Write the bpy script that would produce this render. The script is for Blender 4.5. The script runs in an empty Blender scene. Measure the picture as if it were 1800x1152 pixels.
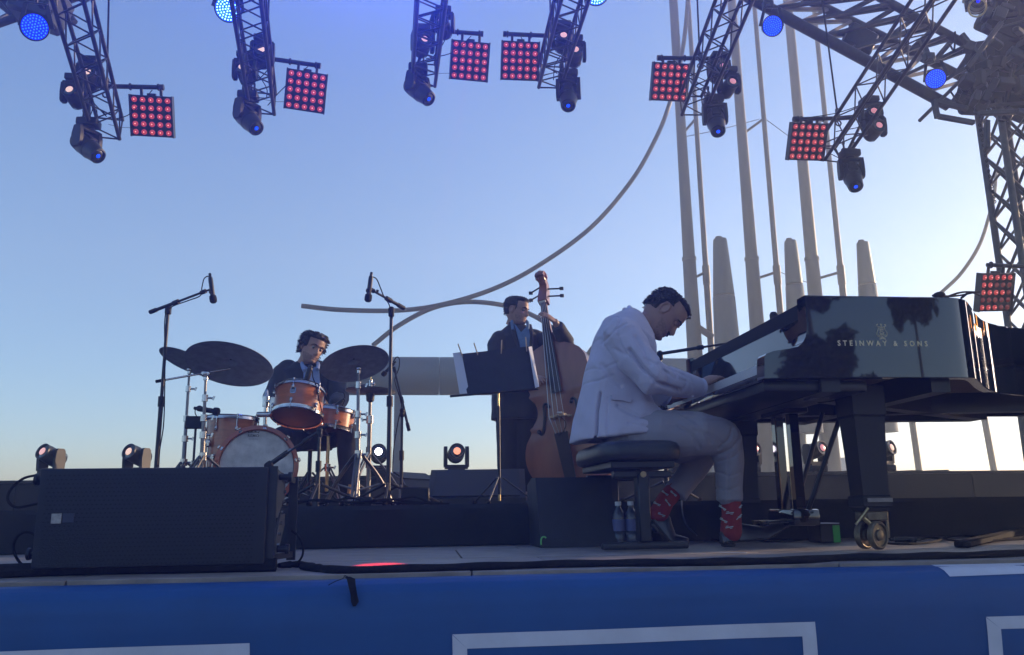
import bpy, bmesh, math, random
from mathutils import Vector, Matrix, noise
V = Vector
R = math.radians
S = bpy.context.scene
random.seed(7)
# ------------------------------------------------------------------ camera
FPX, PITCH, YAW, ROLL, EYE = 1446.0, R(12.1), R(6.3), .014, .205
_h = V((math.sin(YAW), math.cos(YAW), 0)); _r0 = V((math.cos(YAW), -math.sin(YAW), 0))
FW = _h*math.cos(PITCH) + V((0, 0, 1))*math.sin(PITCH)
_u0 = _r0.cross(FW)
UP = _u0*math.cos(ROLL) + _r0*math.sin(ROLL)
RT = _r0*math.cos(ROLL) - _u0*math.sin(ROLL)
CAM = V((0, 0, EYE))
cd = bpy.data.cameras.new('camera'); cam = bpy.data.objects.new('camera', cd); S.collection.objects.link(cam)
cd.sensor_width = 36; cd.lens = 36*FPX/1800; cd.clip_start = .05; cd.clip_end = 5000
mw = Matrix((RT, UP, -FW)).transposed().to_4x4(); mw.translation = CAM
cam.matrix_world = mw
S.camera = cam
# ------------------------------------------------------------------ sky, sun, exposure
HAZE, HAZE_G = .0058, .45
SUN_EL, SUN_AZ = R(11.5), YAW + R(66)          # azimuth clockwise from +Y
w = bpy.data.worlds.new('World'); S.world = w; w.use_nodes = True
nt = w.node_tree; nt.nodes.clear()
sky = nt.nodes.new('ShaderNodeTexSky'); sky.sky_type = 'NISHITA'; sky.sun_disc = False
sky.sun_elevation = SUN_EL; sky.sun_rotation = SUN_AZ
sky.air_density = 1.0; sky.dust_density = 1.0; sky.ozone_density = 5.0; sky.altitude = 0
bg = nt.nodes.new('ShaderNodeBackground'); bg.inputs[1].default_value = .15
wo = nt.nodes.new('ShaderNodeOutputWorld')
wb = nt.nodes.new('ShaderNodeVectorMath'); wb.operation = 'MULTIPLY'; wb.inputs[1].default_value = (1.19, .92, .815)   # the phone's white balance
nt.links.new(sky.outputs[0], wb.inputs[0]); nt.links.new(wb.outputs[0], bg.inputs[0]); nt.links.new(bg.outputs[0], wo.inputs[0])
sl = bpy.data.lights.new('sun', 'SUN'); sl.energy = 2.7; sl.angle = R(.5); sl.color = (1, .71, .43)
so = bpy.data.objects.new('sun', sl); S.collection.objects.link(so)
sd = V((math.sin(SUN_AZ)*math.cos(SUN_EL), math.cos(SUN_AZ)*math.cos(SUN_EL), math.sin(SUN_EL)))
so.rotation_euler = sd.to_track_quat('Z', 'Y').to_euler(); so.location = sd*60
S.view_settings.view_transform = 'Standard'; S.view_settings.look = 'None'
S.view_settings.exposure = 1.18; S.view_settings.gamma = 1; S.view_settings.use_curve_mapping = False
S.render.engine = 'CYCLES'
try:
    S.cycles.use_denoising = True; S.cycles.denoiser = 'OPENIMAGEDENOISE'
except Exception:
    pass
S.cycles.max_bounces = 6; S.cycles.diffuse_bounces = 3; S.cycles.glossy_bounces = 4
S.cycles.transparent_max_bounces = 8; S.cycles.volume_bounces = 1
S.cycles.sample_clamp_indirect = 4

# ------------------------------------------------------------------ measuring: a ray through photo pixel (x, y) meets a plane of the stage
def ray(x, y): return FW + RT*((x-900)/FPX) + UP*((576-y)/FPX)
def P(x, y, Y):                       # on the upright plane at stage depth Y
    d = ray(x, y); return CAM + d*(Y/d.y)
def Z(x, y, z=0.0):                   # on the level plane at height z
    d = ray(x, y); return CAM + d*((z-EYE)/d.z)
def pxm(x, y, Y):                     # photo pixels per metre there
    a = P(x, y, Y); return 1.0/(P(x+1, y, Y)-a).length

# ------------------------------------------------------------------ materials
MATS = {}
def mat(name, col, rough=.6, metal=0., var=0., scale=12., bump=0., bscale=120., coat=0., emit=None, es=0., spec=.5, stretch=None, detail=6, sheen=0., trans=0.):
    if name in MATS: return MATS[name]
    m = bpy.data.materials.new(name); m.use_nodes = True
    n = m.node_tree.nodes; l = m.node_tree.links; b = n['Principled BSDF']
    b.inputs['Roughness'].default_value = rough; b.inputs['Metallic'].default_value = metal
    b.inputs['Specular IOR Level'].default_value = spec
    b.inputs['Coat Weight'].default_value = coat; b.inputs['Coat Roughness'].default_value = .02
    b.inputs['Sheen Weight'].default_value = sheen
    b.inputs['Transmission Weight'].default_value = trans
    c4 = (*col, 1); b.inputs['Base Color'].default_value = c4
    tc = n.new('ShaderNodeTexCoord'); src = tc.outputs['Object']
    if stretch:
        mp = n.new('ShaderNodeMapping'); mp.inputs['Scale'].default_value = stretch
        l.new(src, mp.inputs[0]); src = mp.outputs[0]
    if var > 0:
        t = n.new('ShaderNodeTexNoise'); t.inputs['Scale'].default_value = scale; t.inputs['Detail'].default_value = detail
        t.inputs['Roughness'].default_value = .62
        l.new(src, t.inputs['Vector'])
        cr = n.new('ShaderNodeValToRGB')
        cr.color_ramp.elements[0].position = .3; cr.color_ramp.elements[1].position = .72
        cr.color_ramp.elements[0].color = (*[c*(1-var) for c in col], 1)
        cr.color_ramp.elements[1].color = (*[min(1, c*(1+var)) for c in col], 1)
        l.new(t.outputs[0], cr.inputs[0]); l.new(cr.outputs[0], b.inputs['Base Color'])
        mr = n.new('ShaderNodeMapRange'); mr.inputs[3].default_value = max(0, rough-.1*min(1, var*3)*(rough > .12)); mr.inputs[4].default_value = min(1, rough+.1*min(1, var*3))
        l.new(t.outputs[0], mr.inputs[0]); l.new(mr.outputs[0], b.inputs['Roughness'])
    if bump > 0:
        t2 = n.new('ShaderNodeTexNoise'); t2.inputs['Scale'].default_value = bscale; t2.inputs['Detail'].default_value = 4
        l.new(src, t2.inputs['Vector'])
        bp = n.new('ShaderNodeBump'); bp.inputs['Strength'].default_value = bump; bp.inputs['Distance'].default_value = .01
        l.new(t2.outputs[0], bp.inputs['Height']); l.new(bp.outputs[0], b.inputs['Normal'])
    if emit:
        b.inputs['Emission Color'].default_value = (*emit, 1); b.inputs['Emission Strength'].default_value = es
    MATS[name] = m
    return m

# ------------------------------------------------------------------ mesh builder
ORI = {}
def frame(d, hint=None):
    d = V(d).normalized(); h = V(hint) if hint else (V((0, 0, 1)) if abs(d.z) < .95 else V((1, 0, 0)))
    x = h.cross(d).normalized(); return x, d.cross(x), d       # x, y, z(d)
def RM(rx=0, ry=0, rz=0):
    return (Matrix.Rotation(R(rz), 3, 'Z') @ Matrix.Rotation(R(ry), 3, 'Y') @ Matrix.Rotation(R(rx), 3, 'X'))

class MB:
    def __init__(s): s.v = []; s.f = []
    def add(s, vs, fs, M=None):
        o = len(s.v)
        s.v.extend([(M @ V(p)) if M is not None else V(p) for p in vs]); s.f.extend([tuple(i+o for i in f) for f in fs]); return s
    def box(s, c, size, Rm=None, bev=0., seg=1):
        bm = bmesh.new(); bmesh.ops.create_cube(bm, size=1)
        bmesh.ops.scale(bm, vec=V(size), verts=bm.verts)
        if bev > 0: bmesh.ops.bevel(bm, geom=list(bm.edges), offset=min(bev, min(size)*.45), segments=seg, profile=.5, affect='EDGES')
        bm.verts.index_update(); c = V(c)
        vs = [((Rm @ v.co) if Rm is not None else v.co) + c for v in bm.verts]
        fs = [tuple(v.index for v in f.verts) for f in bm.faces]; bm.free()
        return s.add(vs, fs)
    def bar(s, p0, p1, wx, wy, hint=None, bev=0.):            # rectangular bar between two points
        p0, p1 = V(p0), V(p1); x, y, z = frame(p1-p0, hint)
        return s.box((p0+p1)/2, (wx, wy, (p1-p0).length), Matrix((x, y, z)).transposed(), bev)
    def loft(s, rings, cap=True):
        n = len(rings[0]); o = len(s.v)
        for r in rings: s.v.extend(V(p) for p in r)
        for i in range(len(rings)-1):
            for j in range(n):
                a = o+i*n+j; b = o+i*n+(j+1) % n; s.f.append((a, b, b+n, a+n))
        if cap:
            s.f.append(tuple(o+j for j in reversed(range(n)))); s.f.append(tuple(o+(len(rings)-1)*n+j for j in range(n)))
        return s
    def cyl(s, p0, p1, r0, r1=None, n=12, cap=True):
        r1 = r0 if r1 is None else r1; p0, p1 = V(p0), V(p1); x, y, z = frame(p1-p0)
        ring = lambda p, r: [p + x*(r*math.cos(2*math.pi*k/n)) + y*(r*math.sin(2*math.pi*k/n)) for k in range(n)]
        return s.loft([ring(p0, r0), ring(p1, r1)], cap)
    def tube(s, pts, r, n=8, cap=True):
        pts = [V(p) for p in pts]; m = len(pts); rr = r if isinstance(r, (list, tuple)) else [r]*m
        t = [(pts[min(i+1, m-1)]-pts[max(i-1, 0)]).normalized() for i in range(m)]
        x, y, z = frame(t[0]); rings = []
        for i in range(m):
            x = (x - t[i]*x.dot(t[i])).normalized(); y = t[i].cross(x)
            rings.append([pts[i] + x*(rr[i]*math.cos(2*math.pi*k/n)) + y*(rr[i]*math.sin(2*math.pi*k/n)) for k in range(n)])
        return s.loft(rings, cap)
    def ell(s, c, rad, Rm=None, nu=14, nv=9):
        if not isinstance(rad, (list, tuple, Vector)): rad = (rad,)*3
        vs = [(0, 0, -rad[2])]; fs = []
        for i in range(1, nv):
            a = -math.pi/2 + math.pi*i/nv
            for j in range(nu):
                b = 2*math.pi*j/nu; vs.append((rad[0]*math.cos(a)*math.cos(b), rad[1]*math.cos(a)*math.sin(b), rad[2]*math.sin(a)))
        vs.append((0, 0, rad[2])); e = len(vs)-1
        for j in range(nu):
            k = (j+1) % nu; fs.append((0, 1+k, 1+j)); q = 1+(nv-2)*nu; fs.append((e, q+j, q+k))
            for i in range(nv-2):
                a = 1+i*nu; fs.append((a+j, a+k, a+k+nu, a+j+nu))
        c = V(c)
        return s.add([((Rm @ V(p)) if Rm is not None else V(p)) + c for p in vs], fs)
    def limb(s, pts, rad, n=14):                              # rounded tapering tube
        s.tube(pts, rad, n)
        for p, r in zip(pts, rad): s.ell(p, r*.985, nu=12, nv=8)
        return s
    def lathe(s, prof, n=24, p=(0, 0, 0), axis=(0, 0, 1), cap=True):
        x, y, z = frame(axis); p = V(p)
        return s.loft([[p + z*h + x*(r*math.cos(2*math.pi*k/n)) + y*(r*math.sin(2*math.pi*k/n)) for k in range(n)] for r, h in prof], cap)
    def torus(s, c, axis, r, t, n=28, m=8):
        x, y, z = frame(axis); c = V(c); o = len(s.v)
        for i in range(n):
            a = 2*math.pi*i/n; e = x*math.cos(a)+y*math.sin(a)
            for j in range(m):
                b = 2*math.pi*j/m; s.v.append(c + e*(r+t*math.cos(b)) + z*(t*math.sin(b)))
        for i in range(n):
            for j in range(m):
                s.f.append((o+i*m+j, o+((i+1) % n)*m+j, o+((i+1) % n)*m+(j+1) % m, o+i*m+(j+1) % m))
        return s
    def prism(s, poly, d0, d1, o=(0, 0, 0), ex=(1, 0, 0), ey=(0, 0, 1)):   # polygon in (ex, ey), from d0 to d1 along ex x ey
        o, ex, ey = V(o), V(ex), V(ey); ez = ex.cross(ey); n = len(poly)
        ar = sum(poly[i][0]*poly[(i+1) % n][1]-poly[(i+1) % n][0]*poly[i][1] for i in range(n))
        if ar < 0: poly = poly[::-1]
        return s.loft([[o+ex*a+ey*b+ez*d for a, b in poly] for d in (d0, d1)])
    def disc(s, c, axis, r, n=24):
        x, y, z = frame(axis); c = V(c)
        return s.add([c + x*(r*math.cos(2*math.pi*k/n)) + y*(r*math.sin(2*math.pi*k/n)) for k in range(n)], [tuple(range(n))])
    def mesh(s, name, org=(0, 0, 0), smooth=38):
        o = V(org); me = bpy.data.meshes.new(name); me.from_pydata([tuple(p-o) for p in s.v], [], s.f)
        me.validate(); bm = bmesh.new(); bm.from_mesh(me); bmesh.ops.recalc_face_normals(bm, faces=bm.faces); bm.to_mesh(me); bm.free(); me.update()
        if smooth:
            me.polygons.foreach_set('use_smooth', [True]*len(me.polygons)); me.set_sharp_from_angle(angle=R(smooth))
        return me
    def build(s, name, m, parent=None, smooth=38, label=None, cat=None, group=None, kind=None):
        if parent is not None: org = ORI[parent.name]
        elif s.v:
            n = len(s.v); org = V((sum(p.x for p in s.v)/n, sum(p.y for p in s.v)/n, min(p.z for p in s.v)))
        ob = bpy.data.objects.new(name, s.mesh(name, org, smooth)); S.collection.objects.link(ob)
        ob.data.materials.append(m); ORI[ob.name] = V(org)
        if parent is not None: ob.parent = parent
        else: ob.location = org
        return tag(ob, label, cat, group, kind)
def tag(o, label=None, cat=None, group=None, kind=None):
    for k, v in (('label', label), ('category', cat), ('group', group), ('kind', kind)):
        if v: o[k] = v
    return o
def thing(name, label, cat, loc=(0, 0, 0), group=None):
    o = bpy.data.objects.new(name, None); S.collection.objects.link(o); o.location = loc; o.empty_display_size = .1
    ORI[o.name] = V(loc); return tag(o, label, cat, group)
def copy_tree(o, parent=None):
    c = o.copy(); S.collection.objects.link(c); ORI[c.name] = ORI[o.name]
    if parent is not None: c.parent = parent; c.matrix_parent_inverse = o.matrix_parent_inverse
    for ch in list(o.children): copy_tree(ch, c)
    return c
def another(o, label, loc, rot=None, group=None):
    c = copy_tree(o); c['label'] = label; c.location = loc
    if rot is not None: c.rotation_euler = rot
    if group: c['group'] = group
    return c
def piece(o, parent, loc, rot=None, scale=None):              # another copy of a part, sharing its mesh
    c = o.copy(); S.collection.objects.link(c); c.parent = parent; c.location = loc
    if rot is not None: c.rotation_euler = rot
    if scale is not None: c.scale = scale
    ORI[c.name] = ORI[o.name]
    return c
def smoothpts(pts, k=6):                                       # Catmull-Rom through points
    p = [V(a) for a in pts]; p = [p[0]*2-p[1]] + p + [p[-1]*2-p[-2]]; out = []
    for i in range(1, len(p)-2):
        for j in range(k):
            t = j/k; a, b, c, d = p[i-1:i+3]
            out.append(.5*((2*b) + (c-a)*t + (2*a-5*b+4*c-d)*t*t + (3*b-a-3*c+d)*t**3))
    out.append(p[-2]); return out
def text_mesh(txt, size, spacing=1.0, extrude=.0006, bold=0.):
    c = bpy.data.curves.new('lettering', 'FONT'); c.body = txt; c.size = size; c.space_character = spacing; c.extrude = extrude
    c.align_x = 'CENTER'; c.align_y = 'CENTER'; c.offset = bold; c.resolution_u = 3
    o = bpy.data.objects.new('lettering', c); S.collection.objects.link(o)
    dg = bpy.context.evaluated_depsgraph_get(); me = bpy.data.meshes.new_from_object(o.evaluated_get(dg))
    bpy.data.objects.remove(o); bpy.data.curves.remove(c); return me
def lettering(txt, size, M, m, parent, spacing=1.0, name='lettering', bold=0., sx=1.):
    me = text_mesh(txt, size, spacing, bold=bold); me.transform(Matrix.Diagonal((sx, 1, 1, 1))); me.transform(M)
    me.transform(Matrix.Translation(-ORI[parent.name]))
    o = bpy.data.objects.new(name, me); S.collection.objects.link(o); me.materials.append(m); o.parent = parent; ORI[o.name] = ORI[parent.name]
    return o
def remesh(mb, voxel, smooth=2, factor=.5, org=(0, 0, 0)):
    me = mb.mesh('tmp', org, 0); o = bpy.data.objects.new('tmp', me); S.collection.objects.link(o)
    a = o.modifiers.new('r', 'REMESH'); a.mode = 'VOXEL'; a.voxel_size = voxel
    if smooth:
        b = o.modifiers.new('s', 'SMOOTH'); b.iterations = smooth; b.factor = factor
    dg = bpy.context.evaluated_depsgraph_get(); out = bpy.data.meshes.new_from_object(o.evaluated_get(dg))
    bpy.data.objects.remove(o); bpy.data.meshes.remove(me)
    out.polygons.foreach_set('use_smooth', [True]*len(out.polygons)); return out
def mesh_obj(name, me, m, parent):
    me.name = name; o = bpy.data.objects.new(name, me); S.collection.objects.link(o)
    me.materials.clear(); me.materials.append(m); o.parent = parent; ORI[o.name] = ORI[parent.name]; return o

# ------------------------------------------------------------------ palette
BLK = mat('black_plastic', (.012, .013, .015), .5, spec=.3, var=.3, scale=9)
BLKM = mat('black_metal', (.02, .021, .023), .42, .3, var=.3, scale=14)
GRILLE = mat('black_grille', (.02, .022, .024), .6, var=.2, scale=30, bump=.25, bscale=300)
CLOTHB = mat('black_cloth', (.009, .010, .012), .95, var=.3, scale=5, bump=.2, bscale=60)
CHROME = mat('chrome', (.48, .47, .48), .2, 1., var=.12, scale=25)
STEEL = mat('steel_tube', (.2, .19, .185), .42, .85, var=.2, scale=30)
BRASS = mat('brass', (.55, .42, .2), .32, 1., var=.25, scale=40)
GOLD = mat('gold_leaf', (.75, .62, .36), .5, .25)
ORANGE = mat('orange_wood_lacquer', (.42, .125, .04), .32, 0, var=.28, scale=7, coat=.5, stretch=(1, 1, 6))
HEADW = mat('drum_skin', (.5, .49, .46), .6, var=.22, scale=7, bump=.05)
CYMB = mat('bronze_cymbal', (.26, .29, .32), .55, .15, var=.25, scale=20)
RUB = mat('black_rubber', (.014, .014, .015), .9, var=.3, scale=30, bump=.3, bscale=80, spec=.12)
# ================================================================== SETTING
STY = 2.60                                                     # front edge of the stage
def struct(o): o['kind'] = 'structure'; return o
GZ = -1.35
mb = MB(); n = 40
mb.add([(-1500, -1500, GZ), (1500, -1500, GZ), (1500, 1500, GZ), (-1500, 1500, GZ)], [(0, 1, 2, 3)])
struct(mb.build('ground', mat('dry_ground', (.11, .1, .085), .95, var=.3, scale=.4, bump=.3, bscale=6), smooth=0))
# stage floor: a deck base carrying plywood panels, joints left open
FLOORM = mat('stage_plywood', (.25, .215, .19), .55, var=.4, scale=5, bump=.12, bscale=40, stretch=(1, 4, 1))
EDGEM = mat('pale_joint_strip', (.3, .25, .19), .6, var=.3, scale=8)
deck = struct(MB().box((1.0, 5.2, -.10), (9.0, 5.0, .16)).build('stage_floor', mat('deck_base', (.03, .028, .027), .9), smooth=0))
ORI[deck.name] = ORI[deck.name]
xs = [-3.5, -2.28, -1.06, .16, 1.38, 2.6, 3.82, 5.04]; ys = [2.70, 2.95, 3.36, 3.98, 4.59, 5.2]
for j in range(len(ys)-1):
    for i in range(len(xs)-1):
        off = .3*(j % 2)
        MB().box(((xs[i]+xs[i+1])/2+off, (ys[j]+ys[j+1])/2, -.011+random.uniform(-.0008, .0008)), (xs[i+1]-xs[i]-.006, ys[j+1]-ys[j]-.007, .018), bev=.002).build('deck_panel', FLOORM, deck)
for yy in (3.357, 2.947):
    MB().box((-2.2, yy, -.0015), (2.6, .022, .007), bev=.001).build('joint_strip', EDGEM, deck)
# riser across the back, its front face hung with black cloth
RZ = .205; RY = 4.32
ris = struct(MB().box((.5, 6.9, RZ/2-.002), (11, 5.1, RZ-.004)).build('stage_riser', CLOTHB, smooth=0))
mb = MB(); rows = []
for k in range(121):
    x = -4.2+9.4*k/120; yy = RY + .012*math.sin(k*.9)+.01*math.sin(k*.37+1)
    rows.append([V((x, yy+.004*math.sin(k*2.1), .003)), V((x, yy, RZ*.55)), V((x, RY+.01, RZ-.02)), V((x, RY+.03, RZ+.002))])
for k in range(121): mb.v += rows[k]
for k in range(120):
    for j in range(3): a = k*4+j; mb.f.append((a, a+4, a+5, a+1))
mb.build('skirt_cloth', CLOTHB, ris)
# back barrier with the ledge that carries the small moving heads
BY = 9.0
bz = P(900, 836, BY).z
bw = thing('back_barrier', 'long low black barrier closing off the back of the stage', 'barrier', (0, BY, RZ))
xsb = [-5.4+1.3*k for k in range(11)]
for k in range(10):
    MB().box(((xsb[k]+xsb[k+1])/2, BY+.2, (RZ+bz-.03)/2), (1.292, .4, bz-.03-RZ), bev=.006).build('barrier_panel', CLOTHB, bw)
    MB().box(((xsb[k]+xsb[k+1])/2, BY+.2, bz-.014), (1.296, .44, .028), bev=.004).build('top_rail', BLKM, bw)

# ------------------------------------------------------------------ blue banner over the stage front
BLUE = mat('blue_vinyl', (.003, .064, .215), .55, var=.14, scale=2.2, bump=.04, bscale=250)
WHITE = mat('white_print', (.52, .54, .6), .5, var=.1, scale=6)
ban = thing('banner', 'long blue vinyl banner printed with white rectangle outlines along the stage front', 'banner', (0, STY, -1.2))
def ban_edge(x): return 2.66 + .012*math.sin(x*1.7)+.006*math.sin(x*5.1+1)          # where it bends over the stage edge
prof = [(.0, -.012), (-.032, -.015), (-.056, -.026), (-.074, -.047), (-.086, -.08), (-.093, -.13), (-.096, -.22), (-.092, -.36), (-.088, -.6), (-.088, -1.2)]
def ban_pt(x, t):                                               # t = index along the profile
    i = min(int(t), len(prof)-2); fr = t-i
    a, b = prof[i], prof[i+1]; dy = a[0]+(b[0]-a[0])*fr; dz = a[1]+(b[1]-a[1])*fr
    rip = .007*math.sin(x*3.1+dz*4)+.004*math.sin(x*7.3+1.3)
    return V((x, ban_edge(x)+dy+rip*min(1, -dz*9), dz))
mb = MB(); NX = 150
for i in range(NX+1):
    for j in range(37): mb.v.append(ban_pt(-2.7+6.1*i/NX, j*.25))
for i in range(NX):
    for j in range(36): a = i*37+j; mb.f.append((a, a+37, a+38, a+1))
mb.build('banner_sheet', BLUE, ban, smooth=80)
def ban_hit(x, y):                                              # photo pixel -> (x, z) on the banner's upright face
    p = P(x, y, 2.575); return p.x, p.z
def z_to_t(z):
    for i in range(len(prof)-1):
        if prof[i][1] >= z >= prof[i+1][1]: return i+(prof[i][1]-z)/(prof[i][1]-prof[i+1][1])
    return 0 if z > -.012 else len(prof)-1.001
def printed(q, name='printed_bar'):                             # a white printed quad, corners in photo pixels, laid on the sheet
    c = [ban_hit(*p) for p in q]; mb = MB(); nu, nv = 24, 6
    for i in range(nu+1):
        for j in range(nv+1):
            a = i/nu; b = j/nv
            x = (c[0][0]*(1-a)+c[1][0]*a)*(1-b)+(c[3][0]*(1-a)+c[2][0]*a)*b; z = (c[0][1]*(1-a)+c[1][1]*a)*(1-b)+(c[3][1]*(1-a)+c[2][1]*a)*b
            p = ban_pt(x, z_to_t(z)); mb.v.append(p+V((0, -.0025, .0012)))
    for i in range(nu):
        for j in range(nv): a = i*(nv+1)+j; mb.f.append((a, a+nv+1, a+nv+2, a+1))
    mb.build(name, WHITE, ban, smooth=80)
printed([(795, 1116), (1433, 1094), (1434, 1119), (821, 1141)])
printed([(795, 1117), (821, 1141), (823, 1260), (797, 1260)])
printed([(1433, 1094.5), (1447, 1240), (1421, 1240), (1411, 1119)])
printed([(-200, 1153), (443, 1128), (444, 1180), (-200, 1205)])
printed([(-200, 1206), (440, 1181), (444, 1290), (-200, 1310)])
printed([(1727, 1084), (1990, 1074), (1990, 1097), (1752, 1105)])
printed([(1727, 1085), (1752, 1105), (1764, 1230), (1740, 1230)])
printed([(1660, 986), (1960, 974), (1960, 1003), (1674, 1015)], 'printed_patch')
# black rubber edging rolled along the stage lip
EDG = [(530, 1000), (560, 1003), (600, 1006), (700, 1004), (800, 1001), (900, 998), (1000, 995), (1100, 993.5), (1200, 993), (1300, 991), (1400, 988.5), (1480, 984), (1560, 983), (1650, 981), (1730, 979), (1850, 974), (1960, 970)]
def edging(pts, label, r=.013):
    mb = MB(); c = smoothpts([Z(x, y, .006)+V((0, 0, .003)) for x, y in pts], 5)
    mb.tube(c, [r*(.75+.4*min(1, i/5)*(1+.18*math.sin(i*1.3))) if i < 6 else r*(1+.12*math.sin(i*.9)) for i in range(len(c))], 10)
    mb.build('edge_roll', RUB, label=label, cat='edging', group='black rolls along the stage lip')
edging([(x, y-2) for x, y in EDG], 'long black rubber roll along the stage lip from the drums to the piano')
edging([(490, 996), (510, 994), (530, 994), (548, 997), (556, 1001)], 'short curled black roll end beside the front speaker cabinet', .011)
mb = MB(); mb.tube([Z(-60, 1018, .0)+V((0, 0, .02)), Z(150, 1010, .0)+V((0, 0, .02)), Z(300, 1008)+V((0, 0, .022)), Z(485, 1004)+V((0, 0, .02))], .022, 8)
mb.build('speaker_plinth', RUB, label='dark plank lying along the lip under the front speaker cabinet', cat='plank')
# ragged black strap end hanging over the banner
mb = MB(); c = [P(611, 1014, 2.575), P(617, 1018, 2.568), P(619, 1030, 2.562), P(622, 1045, 2.56), P(624, 1058, 2.56), P(623, 1066, 2.56)]
for i, p in enumerate(c): wv = [.008, .012, .0105, .0095, .011, .004][i]; mb.v += [p+V((-wv, -.004, .0)), p+V((wv, -.004, 0)), p+V((wv, .003, 0)), p+V((-wv, .003, 0))]
for i in range(5):
    for j in range(4): a = i*4+j; b = i*4+(j+1) % 4; mb.f.append((a, b, b+4, a+4))
mb.f += [(3, 2, 1, 0), (20, 21, 22, 23)]
mb.tube(smoothpts([P(611, 1014, 2.57), P(606, 1012, 2.62), P(603, 1017, 2.57), P(590, 1022, 2.565), P(577, 1029, 2.565)]), .0012, 5)
mb.build('strap', RUB, label='short frayed black strap hanging over the blue banner', cat='strap')

# ================================================================== FAR BACKGROUND
MASTM = mat('mast_paint', (.07, .068, .068), .5, .2, var=.16, scale=2.5, stretch=(1, 1, .15))
CONEM = mat('galvanised_sheet', (.05, .065, .072), .4, .45, var=.2, scale=2, stretch=(2, 2, .3))
TUBEM = mat('grey_pipe_paint', (.075, .115, .14), .5, .15, var=.15, scale=.8, stretch=(.4, 1, 1))
RAILM = mat('rail_steel', (.075, .07, .068), .5, .4, var=.2, scale=3)
FY = 30.0
def upright(x, y, Y): p = P(x, y, Y); return p.x
def vert(name, label, cat, x, y, Y, segs, m, group, n=20, z0=None):
    """round column standing at photo pixel (x, y); segs = (photo y, width px) top to bottom"""
    X = upright(x, y, Y); t = thing(name, label, cat, (X, Y, GZ), group); pr = []
    for yy, wpx in segs:
        # photo pixel on the column's own axis at that height
        xx = x
        for _ in range(3):
            p = P(xx, yy, Y); xx += (X-p.x)*pxm(xx, yy, Y)
        pr.append((P(xx, yy, Y).z, wpx/2/pxm(xx, yy, Y)))
    return t, X, pr
MAST = []
for k, (x, y, lab) in enumerate([(1208, 400, 'tall tapering grey mast directly behind the pianist'), (1317, 400, 'tall tapering grey mast rising behind the music rail of the piano'), (1417, 350, 'tall tapering grey mast rising behind the front corner of the piano')]):
    t, X, pr = vert('mast', lab, 'mast', x, y, FY, [(-260, 12), (188, 16), (455, 20.5), (458, 22), (631, 26), (828, 32), (900, 34)], MASTM, 'tall masts behind the stage')
    up = [(r, z) for z, r in pr]
    MB().lathe([up[0], up[1], up[2]], 24, (X, FY, 0)).build('upper_tube', MASTM, t)
    MB().lathe([(up[3][0]*.94, up[3][1]+.03), up[3], up[4], up[5], (up[6][0], GZ)], 24, (X, FY, 0)).build('lower_tube', MASTM, t)
    MB().lathe([(up[3][0]*1.1, up[3][1]), (up[3][0]*1.1, up[3][1]+.12)], 24, (X, FY, 0)).build('joint_band', MASTM, t)
    MAST.append((X, t))
for k, (x, y, lab) in enumerate([(1236, 400, 'thin tube braced to the mast behind the pianist'), (1353, 330, 'thin tube braced to the middle mast'), (1463, 330, 'thin tube braced to the mast behind the front corner of the piano')]):
    t, X, pr = vert('thin_tube', lab, 'tube', x, y, FY, [(-260, 6.5), (200, 8), (470, 9.5), (500, 11), (640, 11)], MASTM, 'thin tubes beside the masts', 12)
    MB().lathe([(r, z) for z, r in pr[:3]], 14, (X, FY, 0)).build('upper_tube', MASTM, t)
    MB().lathe([(pr[2][1]*1.35, pr[2][0]+.06), (pr[2][1]*1.35, pr[3][0])], 14, (X, FY, 0)).build('sleeve', MASTM, t)
    MB().lathe([(r, z) for z, r in pr[3:]]+[(pr[4][1], GZ)], 14, (X, FY, 0)).build('lower_tube', MASTM, t)
    mx = MAST[k][0]
    for (ya, yb) in ((238, 209), (492, 478)):
        za = P(x-30, ya, FY).z; zb = P(x, yb, FY).z
        MB().cyl((mx, FY, za), (X, FY, zb), .055, n=10).build('strut', MASTM, t)
    if k == 0: MB().cyl((mx, FY-.1, P(1203, 572, FY).z), (X+.05, FY-.1, P(1252, 594, FY).z), .13, n=12).build('strut', MASTM, t)
for x, lab, seg in [(1271, 'grey cone shaped pipe beside the mast behind the pianist', [(421, 22), (428, 24), (520, 36), (523, 37), (600, 42), (762, 60)]), (1396, 'grey cone shaped pipe just left of the piano corner', [(424, 19), (430, 21), (500, 28), (503, 29), (560, 34), (762, 52)]), (1524, 'grey cone shaped pipe behind the middle of the piano', [(427, 19), (433, 20), (500, 28), (503, 29), (560, 33), (760, 48)])]:
    t, X, pr = vert('cone_pipe', lab, 'pipe', x, 500, 29.0, seg, CONEM, 'cone shaped pipes behind the piano')
    rz = [(r, z) for z, r in pr]
    MB().lathe(rz[:3], 24, (X, 29, 0)).build('upper_cone', CONEM, t); MB().lathe([(rz[3][0]*.96, rz[3][1]+.02)]+rz[3:], 24, (X, 29, 0)).build('lower_cone', CONEM, t)
    MB().lathe([(rz[0][0]*.5, rz[0][1]+.1), (rz[0][0]*.62, rz[0][1]-.02)], 12, (X-.05, 29, 0)).build('cap', CONEM, t)
    MB().cyl((X-.25, 29, GZ), (X-.2, 29, rz[-1][1]+.3), .13, n=12).build('support_leg', CONEM, t)
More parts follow.
